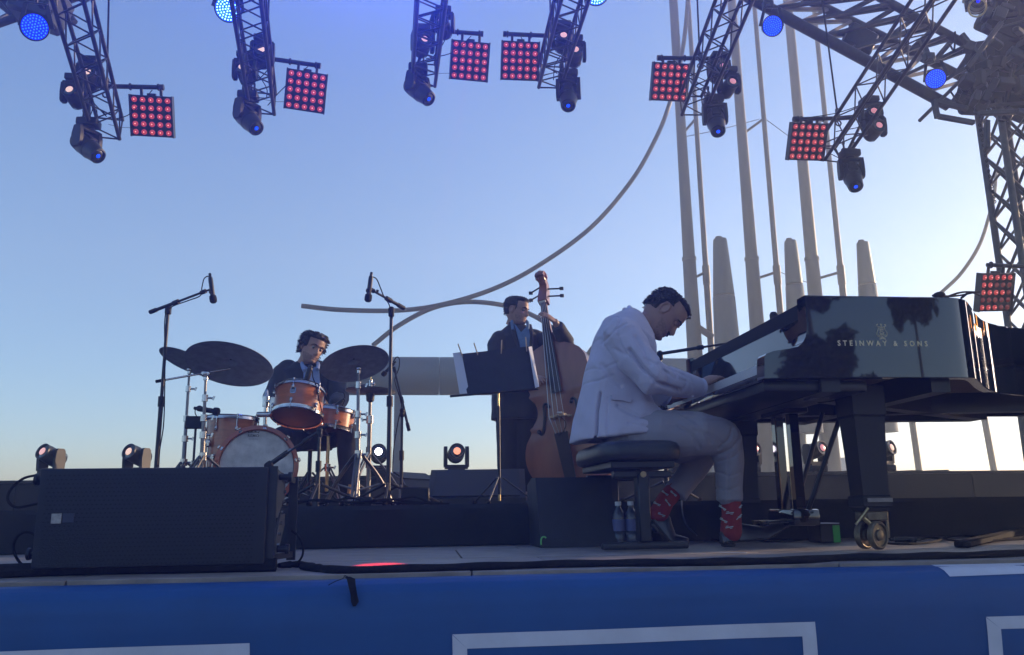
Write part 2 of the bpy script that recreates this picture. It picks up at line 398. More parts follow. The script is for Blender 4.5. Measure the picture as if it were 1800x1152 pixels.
# horizontal pipe
ty = 27.0; pa = P(600, 661, ty); pb = P(1262, 656, ty); rr = 33/pxm(900, 655, ty)
t = thing('horizontal_pipe', 'thick horizontal grey pipe running behind the musicians', 'pipe', (pa.x, ty, pa.z))
zc = pa.z; nseg = 4
for k in range(nseg):
    a = pa.x+(pb.x-pa.x)*k/nseg; b = pa.x+(pb.x-pa.x)*(k+1)/nseg
    MB().cyl((a+.01, ty, zc), (b-.01, ty, zc), rr, n=32).build('pipe_section', TUBEM, t)
for xx in (700, 1080, 1240):
    q = P(xx, 700, ty); MB().box((q.x, ty, (GZ+zc-rr)/2), (.25, .25, zc-rr-GZ)).build('support_leg', TUBEM, t)
# curved rails
def rail(pts, r, label, Y=28.5):
    mb = MB(); c = smoothpts([P(x, y, Y) for x, y in pts], 8); mb.tube(c, r, 10)
    return mb.build('curved_rail', RAILM, label=label, cat='rail', group='curved rails behind the stage')
rail([(530, 538), (600, 545), (700, 546), (780, 535), (870, 507), (950, 465), (1040, 399), (1110, 318), (1152, 245), (1175, 188), (1196, 110), (1207, 30), (1212, -60)], .085, 'long curved rail sweeping up from the cymbals to the mast behind the pianist')
rail([(655, 608), (700, 573), (760, 542), (820, 531), (885, 537), (935, 554), (978, 582), (1022, 622)], .085, 'arched rail passing behind the bass player')
rail([(1652, 517), (1690, 480), (1722, 430), (1740, 375), (1748, 340), (1752, 290)], .07, 'curved rail rising behind the far end of the piano')
mb = MB(); mb.box(P(1028, 632, 28.4), (.62, .12, .5), bev=.04); t = thing('bracket', 'perforated steel bracket joining the arched rail beside the bass', 'bracket', P(1028, 632, 28.4))
mb.build('bracket_plate', TUBEM, t)
for dx, dy in ((-6, -4), (1, -6), (-3, 5), (5, 3), (8, -4)):
    q = P(1028+dx, 632+dy, 28.33); MB().cyl(q, q+V((0, -.012, 0)), .05, n=10).build('bolt_hole', BLK, t)
MB().cyl(P(1032, 626, 28.4), P(1062, 585, 28.4), .1, n=10).build('brace', RAILM, t)
# pale round hull behind the bass player
hc = P(950, 705, 31); hr = 84/pxm(950, 705, 31); HULL = mat('pale_hull_paint', (.5, .52, .53), .5, var=.12, scale=1.5)
t = thing('round_hull', 'pale round hull with brown stripes partly hidden behind the bass player', 'sculpture', hc)
MB().lathe([(hr*.93, -.3), (hr, -.22), (hr, .6), (hr*.9, .7)], 48, hc, (0, 1, 0)).build('hull_ring', HULL, t)
for dz in (-.25, .55):
    MB().box(hc+V((hr*.82, -.36, dz)), (.5, .1, .28), RM(0, -12, 0)).build('stripe', mat('brown_paint', (.16, .075, .04), .6, var=.2), t)
# leaning poles seen under the piano, and a far building
for a, b, wd, lab in (((1603, 736), (1618, 840), .12, 'thin leaning pole seen under the middle of the piano'), ((1731, 736), (1751, 840), .12, 'thin leaning pole seen under the tail of the piano')):
    p, q = P(*a, FY), P(*b, FY); e = q+(q-p)*.6; mb = MB(); mb.cyl(V((e.x, FY, GZ)), p+(p-q)*.5, wd, n=12)
    mb.build('leaning_pole', MASTM, label=lab, cat='pole', group='leaning poles under the piano')
q = P(1491, 806, 60); t = thing('building', 'small grey building far off between the piano legs', 'building', (q.x, 60, GZ))
BM = mat('grey_render', (.3, .31, .33), .9, var=.1, scale=.6)
MB().box((q.x, 60.6, (GZ+q.z)/2), (.7, 1.2, q.z-GZ)).build('wall', BM, t); MB().box((q.x-.1, 60.6, q.z+.04), (.45, .8, .08)).build('roof', BM, t)
for k, pts in enumerate(([(1202, 241), (1262, 229), (1334, 210)], [(1342, 207), (1368, 226), (1400, 250)], [(1371, 478), (1392, 488), (1430, 500)])):
    MB().tube([P(x, y, FY) for x, y in pts], .016, 5).build('stay_wire', RAILM, label=['thin stay wire from the mast behind the pianist to the second thin tube', 'thin stay wire slanting down from the second thin tube', 'thin stay wire low between the second and third masts'][k], cat='wire')
# ================================================================== OVERHEAD RIG
TRM = mat('truss_aluminium_dark', (.028, .028, .03), .5, .3, var=.3, scale=20)
LAMPRED = mat('red_lamp_lens', (.12, .015, .015), .3, 0, emit=(1., .10, .09), es=.2)
LAMPHOT = mat('red_lamp_filament', (1, .4, .3), .3, 0, emit=(1., .36, .28), es=.8)
BLUELENS = mat('blue_lamp_lens', (.0, .01, .3), .3, emit=(0., .004, 1.0), es=.75)
BLUELED = mat('blue_led', (.1, .2, 1), .3, emit=(.015, .16, 1.0), es=.95)
CYANLENS = mat('bright_blue_lens', (.0, .05, .5), .3, emit=(.0, .05, 1.0), es=1.2)
CYANLED = mat('bright_led', (.5, .9, 1), .3, emit=(.35, .9, 1.0), es=1.6)
BLUESPOT = mat('faint_blue_spot', (0, .02, .3), .3, emit=(.0, .05, 1.0), es=.8)
def warm(n, c, e): return mat(n, c, .3, emit=c, es=e)
PINK = warm('pink_lit_lens', (1, .5, .42), .3); PEACH = warm('peach_lit_lens', (1, .62, .45), .34)
HOT = warm('white_lit_lens', (.95, .85, 1), 4.); ORNG = warm('amber_lit_lens', (1, .36, .2), .5); DULLP = warm('dull_pink_lens', (1, .36, .36), .2)
GLASSD = mat('dark_lens_glass', (.01, .012, .02), .08, coat=1)

def truss(name, label, A, B, w, h, bays, m, group=None, up=(0, 0, 1), rc=.024, rb=.01, chords=4, xb=False):
    """box or triangular lattice truss from A to B; every chord and brace is a part"""
    A, B = V(A), V(B); x, y, z = frame(B-A, up); L = (B-A).length
    t = thing(name, label, 'truss', A, group)
    if chords == 4: cs = [(-w/2, -h/2), (w/2, -h/2), (w/2, h/2), (-w/2, h/2)]
    else: cs = [(-w/2, h/2), (w/2, h/2), (0, -h/2)]
    pt = lambda k, s: A + x*cs[k][0] + y*cs[k][1] + z*(L*s)
    for k in range(len(cs)): MB().cyl(pt(k, 0), pt(k, 1), rc, n=10).build('chord', m, t)
    nc = len(cs)
    for k in range(nc):
        k2 = (k+1) % nc
        for i in range(bays):
            a, b = (k, k2) if (i+k) % 2 else (k2, k)
            MB().cyl(pt(a, i/bays), pt(b, (i+1)/bays), rb, n=6).build('brace', m, t)
            if xb: MB().cyl(pt(b, i/bays), pt(a, (i+1)/bays), rb*.8, n=6).build('brace', m, t)
        if nc == 4 or True:
            for s in (0, 1): MB().cyl(pt(k, s), pt(k2, s), rb*1.1, n=6).build('end_brace', m, t)
    return t, pt

# ---- one moving spotlight of each size, one lamp panel, one LED par; the rest are copies
def make_spot(name, label, lens_m, sc=1.0, tilt=0., pan=0., loc=(0, 0, 0), flip=False, group='small moving spotlights on the barrier ledge', feet=True, big=False, lens_child=True):
    """moving head spotlight; stands on its base at local z=0, head tilted up from facing -Y"""
    t = thing(name, label, 'spotlight', (0, 0, 0), group)
    b = MB(); b.box((0, 0, .045*sc), (.19*sc, .19*sc, .07*sc), bev=.012*sc, seg=2); b.build('base', BLK, t)
    if feet:
        f = MB()
        for sx in (-1, 1):
            for sy in (-1, 1): f.cyl((sx*.07*sc, sy*.07*sc, 0), (sx*.07*sc, sy*.07*sc, .012*sc), .012*sc, n=8)
        f.build('feet', RUB, t)
    y = MB(); a0 = math.radians(pan); Rz = Matrix.Rotation(a0, 3, 'Z')
    yk = MB(); yk.prism([(-.125*sc, .08*sc), (.125*sc, .08*sc), (.125*sc, .105*sc), (.105*sc, .125*sc), (-.105*sc, .125*sc), (-.125*sc, .105*sc)], -.05*sc, .05*sc, (0, 0, 0))
    yk.v = [Rz @ p for p in yk.v]; yk.build('yoke', BLK, t)
    for s in (-1, 1):
        ar = MB(); ar.prism([(-.055*sc, .1*sc), (.055*sc, .1*sc), (.062*sc, .215*sc), (.05*sc, .305*sc), (.03*sc, .325*sc), (-.03*sc, .325*sc), (-.05*sc, .305*sc), (-.062*sc, .215*sc)], -.019*sc, .019*sc, (s*.118*sc, 0, 0), (0, 1, 0), (0, 0, 1))
        ar.v = [Rz @ p for p in ar.v]; ar.build('yoke_arm', BLK, t)
    Rt = Rz @ Matrix.Rotation(math.radians(tilt), 3, 'X'); c = V((0, 0, .252*sc))
    hd = MB(); pr = [(.05, .15), (.072, .135), (.085, .09), (.089, .0), (.088, -.06), (.084, -.1), (.086, -.105), (.086, -.125), (.07, -.125), (.066, -.112)]
    hd.lathe([(r*sc, -zz*sc) for r, zz in pr], 24, c, Rt @ V((0, -1, 0))); h = hd.build('head', BLKM, t)
    fins = MB()
    for k in range(5): fins.torus(c+Rt @ V((0, (.03+.022*k)*sc, 0)), Rt @ V((0, 1, 0)), .0885*sc, .004*sc, 20, 5)
    fins.build('cooling_fin', BLK, h)
    ln = MB(); ln.lathe([(.064*sc, .112*sc), (.042*sc, .114*sc), (.03*sc, .1225*sc), (.002, .124*sc)], 20, c, Rt @ V((0, -1, 0))); ln.build('lens', GLASSD, h); MB().lathe([(.040*sc, .1225*sc), (.036*sc, .1255*sc), (.002, .128*sc)], 18, c, Rt @ V((0, -1, 0))).build('lens_glow', lens_m, h)
    return t
def make_big(label, loc, rot, lens_m, yaw, tilt):
    """large moving spotlight hung upside down under a truss end; hangs from local z=0"""
    t = thing('moving_spotlight', label, 'spotlight', (0, 0, 0), 'large moving spotlights hanging from the truss ends')
    MB().box((0, 0, -.075), (.25, .19, .1), bev=.025, seg=2).build('base', BLK, t)
    cl = MB(); cl.cyl((-.07, 0, -.03), (-.07, 0, .06), .014, n=8).cyl((.07, 0, -.03), (.07, 0, .06), .014, n=8).torus((-.07, 0, .08), (1, 0, 0), .026, .009, 14, 6).torus((.07, 0, .08), (1, 0, 0), .026, .009, 14, 6).box((0, 0, -.01), (.2, .05, .02))
    cl.build('clamp', BLKM, t)
    Rz = Matrix.Rotation(R(yaw), 3, 'Z')
    yk = MB(); yk.cyl((0, 0, -.12), (0, 0, -.145), .07, n=16).box((0, 0, -.165), (.28, .1, .05), bev=.015, seg=2); yk.v = [Rz @ p for p in yk.v]; yk.build('yoke', BLK, t)
    for s in (-1, 1):
        ar = MB(); ar.prism([(-.05, -.15), (.05, -.15), (.075, -.25), (.075, -.36), (.045, -.415), (-.045, -.415), (-.075, -.36), (-.075, -.25)], -.023, .023, (s*.138, 0, 0), (0, 1, 0), (0, 0, 1))
        ar.v = [Rz @ p for p in ar.v]; ar.build('yoke_arm', BLK, t)
    c = V((0, 0, -.36)); Rt = Rz @ Matrix.Rotation(R(tilt), 3, 'X'); ax = Rt @ V((0, -1, 0))
    h = MB().lathe([(.05, -.21), (.09, -.2), (.115, -.15), (.122, -.06), (.122, .03), (.116, .10), (.103, .2), (.096, .27), (.085, .275), (.08, .25)], 28, c, ax).build('head', BLKM, t)
    rb = MB()
    for k in range(4): rb.torus(c+ax*(-.16+.035*k), ax, .116+.002*k, .005, 24, 5)
    for k in range(2): rb.torus(c+ax*(.1+.05*k), ax, .115-.012*k, .006, 24, 5)
    rb.build('head_rib', BLK, h)
    MB().box(c+Rt @ V((0, .02, .115)), (.12, .16, .03), Rt, bev=.01).build('head_cover', BLK, h)
    MB().lathe([(.082, .25), (.07, .262), (.03, .27), (.002, .272)], 24, c, ax).build('lens', GLASSD, h)
    MB().lathe([(.026, .2712), (.001, .276)], 12, c, ax).build('lens_glow', lens_m, h)
    t.location = loc; t.rotation_euler = rot; t.scale = (.9, .9, .93)
    return t
PW = .455
def make_panel(label, loc, rot):
    t = thing('matrix_light', label, 'lamp panel', (0, 0, 0), 'square red lamp panels hanging in the rig')
    MB().box((0, .035, -PW/2-.045), (PW, .07, PW), bev=.008).build('housing', BLK, t)
    for s in (-1, 1):
        MB().box((s*PW*.5, .02, -PW/2-.045), (.012, .1, PW*1.02), bev=.003).build('side_rail', BLKM, t)
        MB().box((s*.105, .03, -.028), (.03, .03, .06), bev=.004).cyl((s*.105, .03, 0), (s*.105, .03, .03), .018, n=10).build('hook', BLKM, t)
    MB().box((0, .035, -.035), (.09, .06, .03), bev=.004).build('power_box', BLK, t)
    first = None
    for i in range(5):
        for j in range(5):
            lx, lz = (i-2)*PW*.196, -PW/2-.045+(j-2)*PW*.196
            if first is None:
                a = thing('tmp', None, None); l0 = MB().lathe([(.031, 0), (.030, .008), (.022, .017), (.01, .022), (.001, .023)], 14, (0, 0, 0), (0, -1, 0)).build('lamp', LAMPRED, t)
                rg = MB().torus((0, -.002, 0), (0, 1, 0), .032, .004, 14, 5).build('lamp_rim', BLK, l0); g0 = MB().ell((0, -.0235, 0), (.0065, .004, .0065), nu=8, nv=5).build('filament', LAMPHOT, l0)
                bpy.data.objects.remove(a); l0.location = (lx, -.001, lz); first = l0
            else:
                c = copy_tree(first, t); c.location = (lx, -.001, lz)
    t.location = loc; t.rotation_euler = rot
    return t
def make_par(label, lens_m, led_m, nrings=(1, 6, 12, 18, 24)):
    """round LED wash light facing local -Y, origin at its centre"""
    t = thing('led_par', label, 'wash light', (0, 0, 0), 'round blue wash lights up in the rig')
    MB().lathe([(.06, -.17), (.1, -.16), (.125, -.06), (.142, .02), (.147, .035), (.135, .035), (.132, .02)], 28, (0, 0, 0), (0, -1, 0)).build('housing', BLKM, t)
    MB().disc((0, -.022, 0), (0, -1, 0), .131, 32).build('lens', lens_m, t)
    ld = MB(); r0 = .115
    for k, n in enumerate(nrings):
        rr = r0*k/(len(nrings)-1)
        for q in range(n):
            a = 2*math.pi*(q+.3*k)/n; ld.ell((rr*math.cos(a), -.024, rr*math.sin(a)), (.0085, .006, .0085), nu=7, nv=5)
    ld.build('led_array', led_m, t)
    for s in (-1, 1): MB().bar((s*.155, .03, 0), (s*.1, .06, .24), .012, .04).build('bracket_arm', BLKM, t)
    MB().box((0, .06, .245), (.21, .045, .014), bev=.003).cyl((0, .06, .245), (0, .06, .30), .016, n=8).build('bracket_top', BLKM, t)
    return t
def face_cam(p, dx=0, dz=0):
    """euler turning local -Y from p towards the audience side"""
    d = (V((dx, -2.0, 0.4+dz)) - V(p)).normalized(); return d.to_track_quat('-Y', 'Z').to_euler()

TY = 9.0
ARMS = [  # end px, px at frame top, panel top-left/right px, pipe y px, big spot px, small spots px, cable (x0, x1, y1)
 dict(end=(190, 226), top=(128, 0), panel=(228, 167, 300, 171), big=(157, 207, 62, 38), sm=[((157, 137), 'right'), ((131, 168), 'left')], rope=(192, 188, 148), pipe=(194, 152, 286, 154), n='leftmost truss arm', pos='left'),
 dict(end=(462, 182), top=(437, 0), panel=(509, 121, 573, 131), big=(437, 160, 50, 44), sm=[((461, 98), 'r'), ((431, 128), 'l')], rope=(474, 470, 80), pipe=(478, 104, 562, 116), n='second truss arm from the left'),
 dict(end=(745, 132), top=(757, 0), panel=(797, 71, 860, 75), big=(735, 112, 48, 44), sm=[((779, 47), 'r'), ((743, 79), 'l')], rope=None, pipe=(778, 55, 848, 60), n='truss arm over the middle mic stand'),
 dict(end=(966, 136), top=(1004, 0), panel=(884, 71, 948, 75), big=(998, 122, -14, 56), sm=[((989, 72), 'l'), ((1010, 97), 'r')], rope=(966, 968, 45), pipe=(962, 63, 886, 60), n='truss arm above the double bass'),
 dict(end=(1216, 186), top=(1290, 0), panel=(1149, 110, 1215, 112), big=(1254, 166, -10, 58), sm=[((1264, 126), 'l'), ((1281, 152), 'r')], rope=(1224, 1230, 100), pipe=(1232, 103, 1157, 102), n='truss arm in front of the masts'),
 dict(end=(1458, 272), top=(1640, 0), panel=(1393, 217, 1457, 217), big=(1492, 262, -16, 56), sm=[((1530, 203), 'l'), ((1537, 228), 'r')], rope=(1440, 1472, 200), pipe=(1478, 208, 1396, 210), n='rightmost truss arm'),
]
NM = ['leftmost', 'second from left', 'above the middle mic stand', 'above the double bass', 'in front of the masts', 'crossing the main beam']
BIGT = [('glossy black moving spotlight under the leftmost truss arm', 1), ('moving spotlight angled down under the second truss arm from the left', 1), ('moving spotlight under the truss arm over the middle mic stand', 1), ('moving spotlight under the truss arm above the double bass', 1), ('moving spotlight hanging beside the mast behind the pianist', 1), ('moving spotlight lowest in the sky, above the piano', 1)]
PANT = ['red lamp panel on the leftmost truss arm', 'tilted red lamp panel on the second truss arm from the left', 'red lamp panel beside the truss arm over the middle mic stand', 'red lamp panel above the bass player', 'red lamp panel hanging in front of the leftmost mast', 'red lamp panel hanging in front of the rightmost mast']
smalls = None
def hung(label, px, lens, tilt, pan):
    sx = make_spot('small_spotlight', label, lens, .98, tilt, pan, group='small lit spotlights clamped to the truss arms', feet=False)
    p = P(*px, TY-.25)
    sx.rotation_euler = (0, R(180), 0); sx.location = p+V((0, 0, .235))
    return sx
for k, a in enumerate(ARMS):
    e = P(*a['end'], TY+.1); tp = P(a['top'][0]+(a['top'][0]-a['end'][0])*.5, a['top'][1]+(a['top'][1]-a['end'][1])*.5, 6.6)
    truss('truss_arm', 'dark lattice %s hung with lamps' % a['n'], e, tp, .27, .27, 13, TRM, 'truss arms reaching out over the stage', chords=4, rc=.022, rb=.0085)
    # panel on its outrigger pipe
    x0, y0, x1, y1 = a['panel']; p0, p1 = P(x0, y0, TY-.1), P(x1, y1, TY-.1); cx = (p0+p1)/2
    roll = math.atan2(-(p1.z-p0.z), (p1.x-p0.x))
    pn = make_panel(PANT[k], (0, 0, 0), (0, 0, 0))
    pn.location = cx+V((0, 0, .055)); pn.rotation_euler = (R(27), R([0, 1, 0, 0, 0, 0][k]), R([3, 13, 6, 0, 1, 0][k]))
    q = a['pipe']; a0, a1 = P(q[0], q[1], TY-.08), P(q[2], q[3], TY-.08)
    ot = thing('outrigger_pipe', 'black pipe carrying the '+PANT[k], 'pipe', a0, 'outrigger pipes carrying the lamp panels')
    MB().cyl(a0+(a0-a1)*.25, a1, .026, n=12).build('pipe', BLKM, ot)
    MB().cyl(a1-(a1-a0)*.05, a1+(a1-a0)*.02, .034, n=12).build('end_collar', BLK, ot)
    for s in (.38, .92): MB().torus(a0+(a1-a0)*s, a1-a0, .031, .011, 14, 6).build('clamp', BLK, ot)
    # large moving spotlight
    bx, by, pan, tilt = a['big']; pb = P(bx, by, TY-.15)
    make_big(BIGT[k][0], pb, (0, 0, 0), BLUESPOT, pan, tilt)
    for i, (px, sd) in enumerate(a['sm']):
        hung('%s small spotlight on the %s' % (('upper', 'lower')[i], a['n']), px, (PEACH, PEACH, PINK, PINK, DULLP, DULLP)[k] if not (k == 5 and i == 0) else DULLP, 12-k, (random.uniform(-14, 14)))
    # a carrying bar behind the two small spotlights, bolted to the truss
    (s0, _), (s1, _) = a['sm']; b0, b1 = P(s0[0], s0[1]-27, TY-.25), P(s1[0], s1[1]-27, TY-.25); rt = P((s0[0]+s1[0])/2, (s0[1]+s1[1])/2-38, TY-.05)
    mb = MB(); mb.cyl(b0, b0+V((0, .3, .03)), .02, n=8).cyl(b1, b1+V((0, .3, .03)), .02, n=8).cyl(b0+V((0, .28, .03)), b1+V((0, .28, .03)), .024, n=8).cyl(P(bx, by, TY-.15), rt, .02, n=8)
    mb.build('lamp_bar', BLKM, label='short black bar with spotlights on the '+a['n'], cat='bar', group='bars carrying the spotlights')
    # drooping cables
    for q in range(4):
        f0 = random.random(); c0 = e+(tp-e)*random.uniform(.02, .25)+V((random.uniform(-.12, .12), 0, random.uniform(-.1, .1))); c1 = (b0, b1, pb, cx+V((0, .05, .1)))[q]
        md = (c0+c1)/2+V((random.uniform(-.12, .12), -.05, -.1*random.uniform(.4, 1.4)))
        MB().tube(smoothpts([c0, md, c1], 6), .0055, 5).build('cable', RUB, label='cable looping to the %s, %s' % (('upper small spotlight', 'lower small spotlight', 'large spotlight', 'lamp panel')[q], a['n']), cat='cable', group='cables drooping off the truss arms')
    lo = P(a['panel'][0]+4 if k < 3 else a['panel'][2]-3, a['panel'][1]+58, TY-.1); ee = e+V((0, 0, .05))
    MB().tube([ee, (ee+lo)/2+V((0, 0, -.015)), lo], .0028, 4).build('safety_wire', BLK, label='thin safety wire on the %s' % a['n'], cat='wire')
    if a['rope']:
        xa, xb, yb = a['rope']; r0, r1 = P(xa, -40, TY), P(xb, yb, TY)
        t = thing('hoist_chain', 'thin hoist chain down to the '+a['n'], 'chain', r1, 'hoist chains')
        MB().cyl(r0, r1, .011, n=6).build('chain', RUB, t)
        MB().lathe([(.01, .08), (.024, .06), (.028, -.02), (.018, -.06), (.01, -.1)], 10, r1).build('hook_block', BLKM, t)
        MB().torus(r1+V((0, 0, -.13)), (0, 1, 0), .035, .01, 14, 6).build('hook', BLKM, t)
# LED pars
p0 = make_par('deep blue round wash light at the left end of the rig', BLUELENS, BLUELED)
def place(o, px, Y, sc, dx=0, dz=0):
    p = P(*px, Y); o.location = p; o.rotation_euler = face_cam(p, dx, dz); o.scale = (sc,)*3
place(p0, (62, 48), 8.3, 1.0, -2.5)
p1 = make_par('brilliant pale blue round wash light at the top of the photo', CYANLENS, CYANLED); place(p1, (401, 16), 8.3, 1.0, 1)
p2 = another(p1, 'blue round wash light cut off by the top of the photo above the masts', (0, 0, 0)); place(p2, (1048, -12), 8.3, 1.0)
p3 = another(p0, 'deep blue round wash light beside the main beam above the masts', (0, 0, 0)); place(p3, (1357, 46), 8.3, .85, 3)
p4 = another(p0, 'deep blue round wash light at the dark corner of the rig', (0, 0, 0)); place(p4, (1645, 139), 8.2, .8, -3)
for px, l_ in (((62, 48), 'black clamp over the deep blue light at the top left'), ((401, 16), 'black clamp over the brilliant pale blue light'), ((1048, -12), 'black clamp over the blue light cut off by the top edge'), ((1357, 46), 'black clamp over the blue light beside the main beam'), ((1645, 139), 'black clamp over the blue light in the dark corner of the rig')):
    a = P(*px, 8.3); MB().bar(a+V((0, .06, .28)), a+V((.03, .2, .62)), .05, .05).box(a+V((.02, .1, .34)), (.12, .09, .1), bev=.01).build('hanging_clamp', BLKM, label=l_, cat='clamp', group='clamps holding the round blue wash lights')
# main beam (deep box truss) and left stub of the same arch
def beam(name, label, chords, braces, rch, rbr, loc):
    t = thing(name, label, 'truss', loc)
    for a, b, r in chords: MB().cyl(a, b, r, n=12).build('chord', TRM, t)
    for a, b in braces: MB().bar(a, b, rbr*2, rbr*1.4).build('brace', TRM, t)
    return t
BYm = 9.6
c = [(P(1240, -46, BYm), P(1668, 186, BYm)), (P(1330, -46, BYm+.7), P(1720, 150, BYm+.7)), (P(1440, -62, BYm), P(1760, 112, BYm))]
br = []
for i in range(9):
    s0 = .06+i*.105; s1 = s0+.052; s2 = s0+.105
    br += [(c[0][0].lerp(c[0][1], s0), c[1][0].lerp(c[1][1], s1)), (c[1][0].lerp(c[1][1], s1), c[0][0].lerp(c[0][1], s2)), (c[1][0].lerp(c[1][1], s0), c[2][0].lerp(c[2][1], s1)), (c[2][0].lerp(c[2][1], s1), c[1][0].lerp(c[1][1], s2)), (c[0][0].lerp(c[0][1], s0), c[2][0].lerp(c[2][1], s0+.02))]
mbeam = beam('main_beam', 'heavy dark lattice beam slanting down to the tower over the piano', [(c[0][0], c[0][1], .078), (c[1][0], c[1][1], .07), (c[2][0], c[2][1], .06)], br, .07, .03, c[0][1])
MB().box(P(1510, 72, BYm+.2), (.42, .2, .36), RM(0, 29, 0), bev=.03).build('motor_box', BLKM, mbeam)
cl = [(P(-80, 70, BYm), P(190, -16, BYm)), (P(-60, -40, BYm), P(62, 62, BYm))]
beam('left_beam', 'dark beams of the rig crossing behind the deep blue light at the top left', [(P(-80, 68, BYm), P(180, -20, BYm), .05), (P(-60, -45, BYm), P(70, 62, BYm), .055), (P(60, -60, BYm+.5), P(130, 40, BYm+.5), .05)], [(P(-20, 46, BYm), P(20, 22, BYm+.3)), (P(130, -2, BYm), P(100, -40, BYm+.3))], .05, .028, P(0, 40, BYm))
MB().box(P(72, 12, 8.8), (.5, .4, .42), RM(0, 18, 0), bev=.04).box(P(60, 2, 8.8), (.7, .3, .12), bev=.03).build('motor_box', BLKM, label='black hoist motor box above the deep blue light at the top left', cat='motor')
# tower leg
TA = P(1757, 205, BYm); TB = P(1812, 610, BYm); TX = (TA.x+TB.x)/2+.16
tw, tpt = truss('tower', 'tall dark lattice tower leg beside the piano tail', (TX, BYm+.1, RZ), (TX, BYm+.1, P(1757, 190, BYm).z+.8), .42, .42, 13, mat('tower_steel', (.07, .07, .068), .5, .4, var=.3, scale=10), up=(0, 1, 0), rc=.046, rb=.022, xb=True)
hb = thing('rigging_head', 'big dark block of rigging and cloth where beam and tower meet', 'rigging', P(1740, 120, BYm-.3))
rnd = random.Random(31)
BLOB = [(1768, 120, .95), (1775, 60, .7), (1790, 20, .7), (1745, 150, .7), (1712, 172, .5), (1795, 170, .8), (1722, 100, .45), (1745, 30, .5)]
for px, py, sz in BLOB: MB().box(P(px, py, BYm-.05), (sz*.62, .4, sz*.7), RM(rnd.uniform(-8, 8), rnd.choice((0, 28, -6)), rnd.uniform(-20, 20)), bev=.06, seg=2).build('cloth_bundle', CLOTHB, hb)
for k in range(46):
    px, py, sz = rnd.choice(BLOB); q = P(px+rnd.gauss(0, 26), py+rnd.gauss(0, 24), BYm-.3-rnd.random()*.3)
    MB().box(q, (rnd.uniform(.06, .22), rnd.uniform(.06, .2), rnd.uniform(.06, .26)), RM(rnd.uniform(-30, 30), rnd.choice((28, 28, 0, -60))+rnd.uniform(-6, 6), rnd.uniform(-30, 30)), bev=.012).build('fixture_box', rnd.choice((BLK, BLKM, TRM)), hb)
for k in range(16):
    px, py, sz = rnd.choice(BLOB); a = P(px+rnd.gauss(0, 30), py+rnd.gauss(0, 24), BYm-.4); b = P(px+rnd.gauss(0, 55), py+rnd.gauss(0, 45), BYm-.4)
    if rnd.random() < .5: MB().cyl(a, b, rnd.uniform(.015, .03), n=8).build('bracing_bar', TRM, hb)
    else: MB().tube(smoothpts([a, (a+b)/2-V((0, 0, .18)), b], 6), .012, 6).build('hanging_cable', RUB, hb)
for a, b in [((1642, 178), (1700, 192)), ((1650, 205), (1712, 216)), ((1642, 178), (1648, 208)), ((1700, 120), (1760, 40)), ((1720, 140), (1790, 92)), ((1690, 60), (1730, 110)), ((1735, 212), (1735, 262)), ((1720, 200), (1800, 196))]:
    MB().bar(P(*a, BYm-.55), P(*b, BYm-.55), .06, .06, bev=.006).build('bracing_bar', TRM, hb)
# moving head with sunlit lens rim at the top right
s = make_big('moving spotlight with a sunlit rim at the very top right of the rig', P(1712, -32, 9.0), (0, 0, 0), BLUELENS, -35, 20)
MB().torus(P(1718, 14, 8.55), V((.75, .35, .4)), .105, .012, 28, 8).build('lens_hood_ring', BRASS, label='brass rim of a tilted lamp catching the sun at the top right', cat='lamp rim')
# seventh, half lit lamp panel low on the tower
pn = make_panel('half lit lamp panel low on the tower behind the piano tail', (0, 0, 0), (0, 0, 0)); pp = P(1754, 474, 8.7); pn.location = pp; pn.rotation_euler = (R(20), R(-3), R(6))
DEAD = mat('unlit_lamp_lens', (.12, .03, .03), .25, emit=(1, .2, .15), es=.05)
lam = [c for c in pn.children if c.name.startswith('lamp')]
for i, c in enumerate(sorted(lam, key=lambda o: (-round(o.location.z, 2), o.location.x))):
    if i in (7, 8, 9, 14, 15, 16, 17, 18, 19, 23, 24):
        c.data = c.data.copy(); c.data.materials.clear(); c.data.materials.append(DEAD)
        for g in list(c.children):
            if g.name.startswith('filament'): bpy.data.objects.remove(g)
a0, a1 = P(1735, 466, 8.75), P(1830, 470, 8.75); ot = thing('outrigger_pipe', 'black pipe carrying the half lit lamp panel on the tower', 'pipe', a0, 'outrigger pipes carrying the lamp panels')
MB().cyl(a0, a1, .026, n=12).build('pipe', BLKM, ot); MB().torus(P(1742, 466, 8.75), (1, 0, 0), .031, .012, 14, 6).build('clamp', BLK, ot); MB().torus(P(1775, 467, 8.75), (1, 0, 0), .031, .012, 14, 6).build('clamp', BLK, ot)
for px0, px1, sag, l_ in (((1660, 524), (1722, 514), 5, 'upper black cable running from the piano tail to the tower lamp panel'), ((1690, 524), (1722, 520), 8, 'lower black cable running from the piano tail to the tower lamp panel'), ((1640, 520), (1720, 513), -4, 'black cable sagging from the round microphone to the tower lamp panel')):
    MB().tube(smoothpts([P(*px0, 6.0), P((px0[0]+px1[0])/2, (px0[1]+px1[1])/2-sag, 7), P(*px1, 8.6)]), .010, 6).build('cable', mat('matte_black_cable', (.012, .012, .012), 1., spec=0.), label=l_, cat='cable', group='cables between the piano and the tower')
mb = MB()
for k in range(16):
    a = P(1722+k*1.8, 220+k*9, 9.3); mb.torus(a, (1, 0, 0) if k % 2 else (0, 1, 0), .018, .006, 10, 5)
mb.build('hoist_chain', RUB, label='link chain hanging down the left side of the tower', cat='chain')

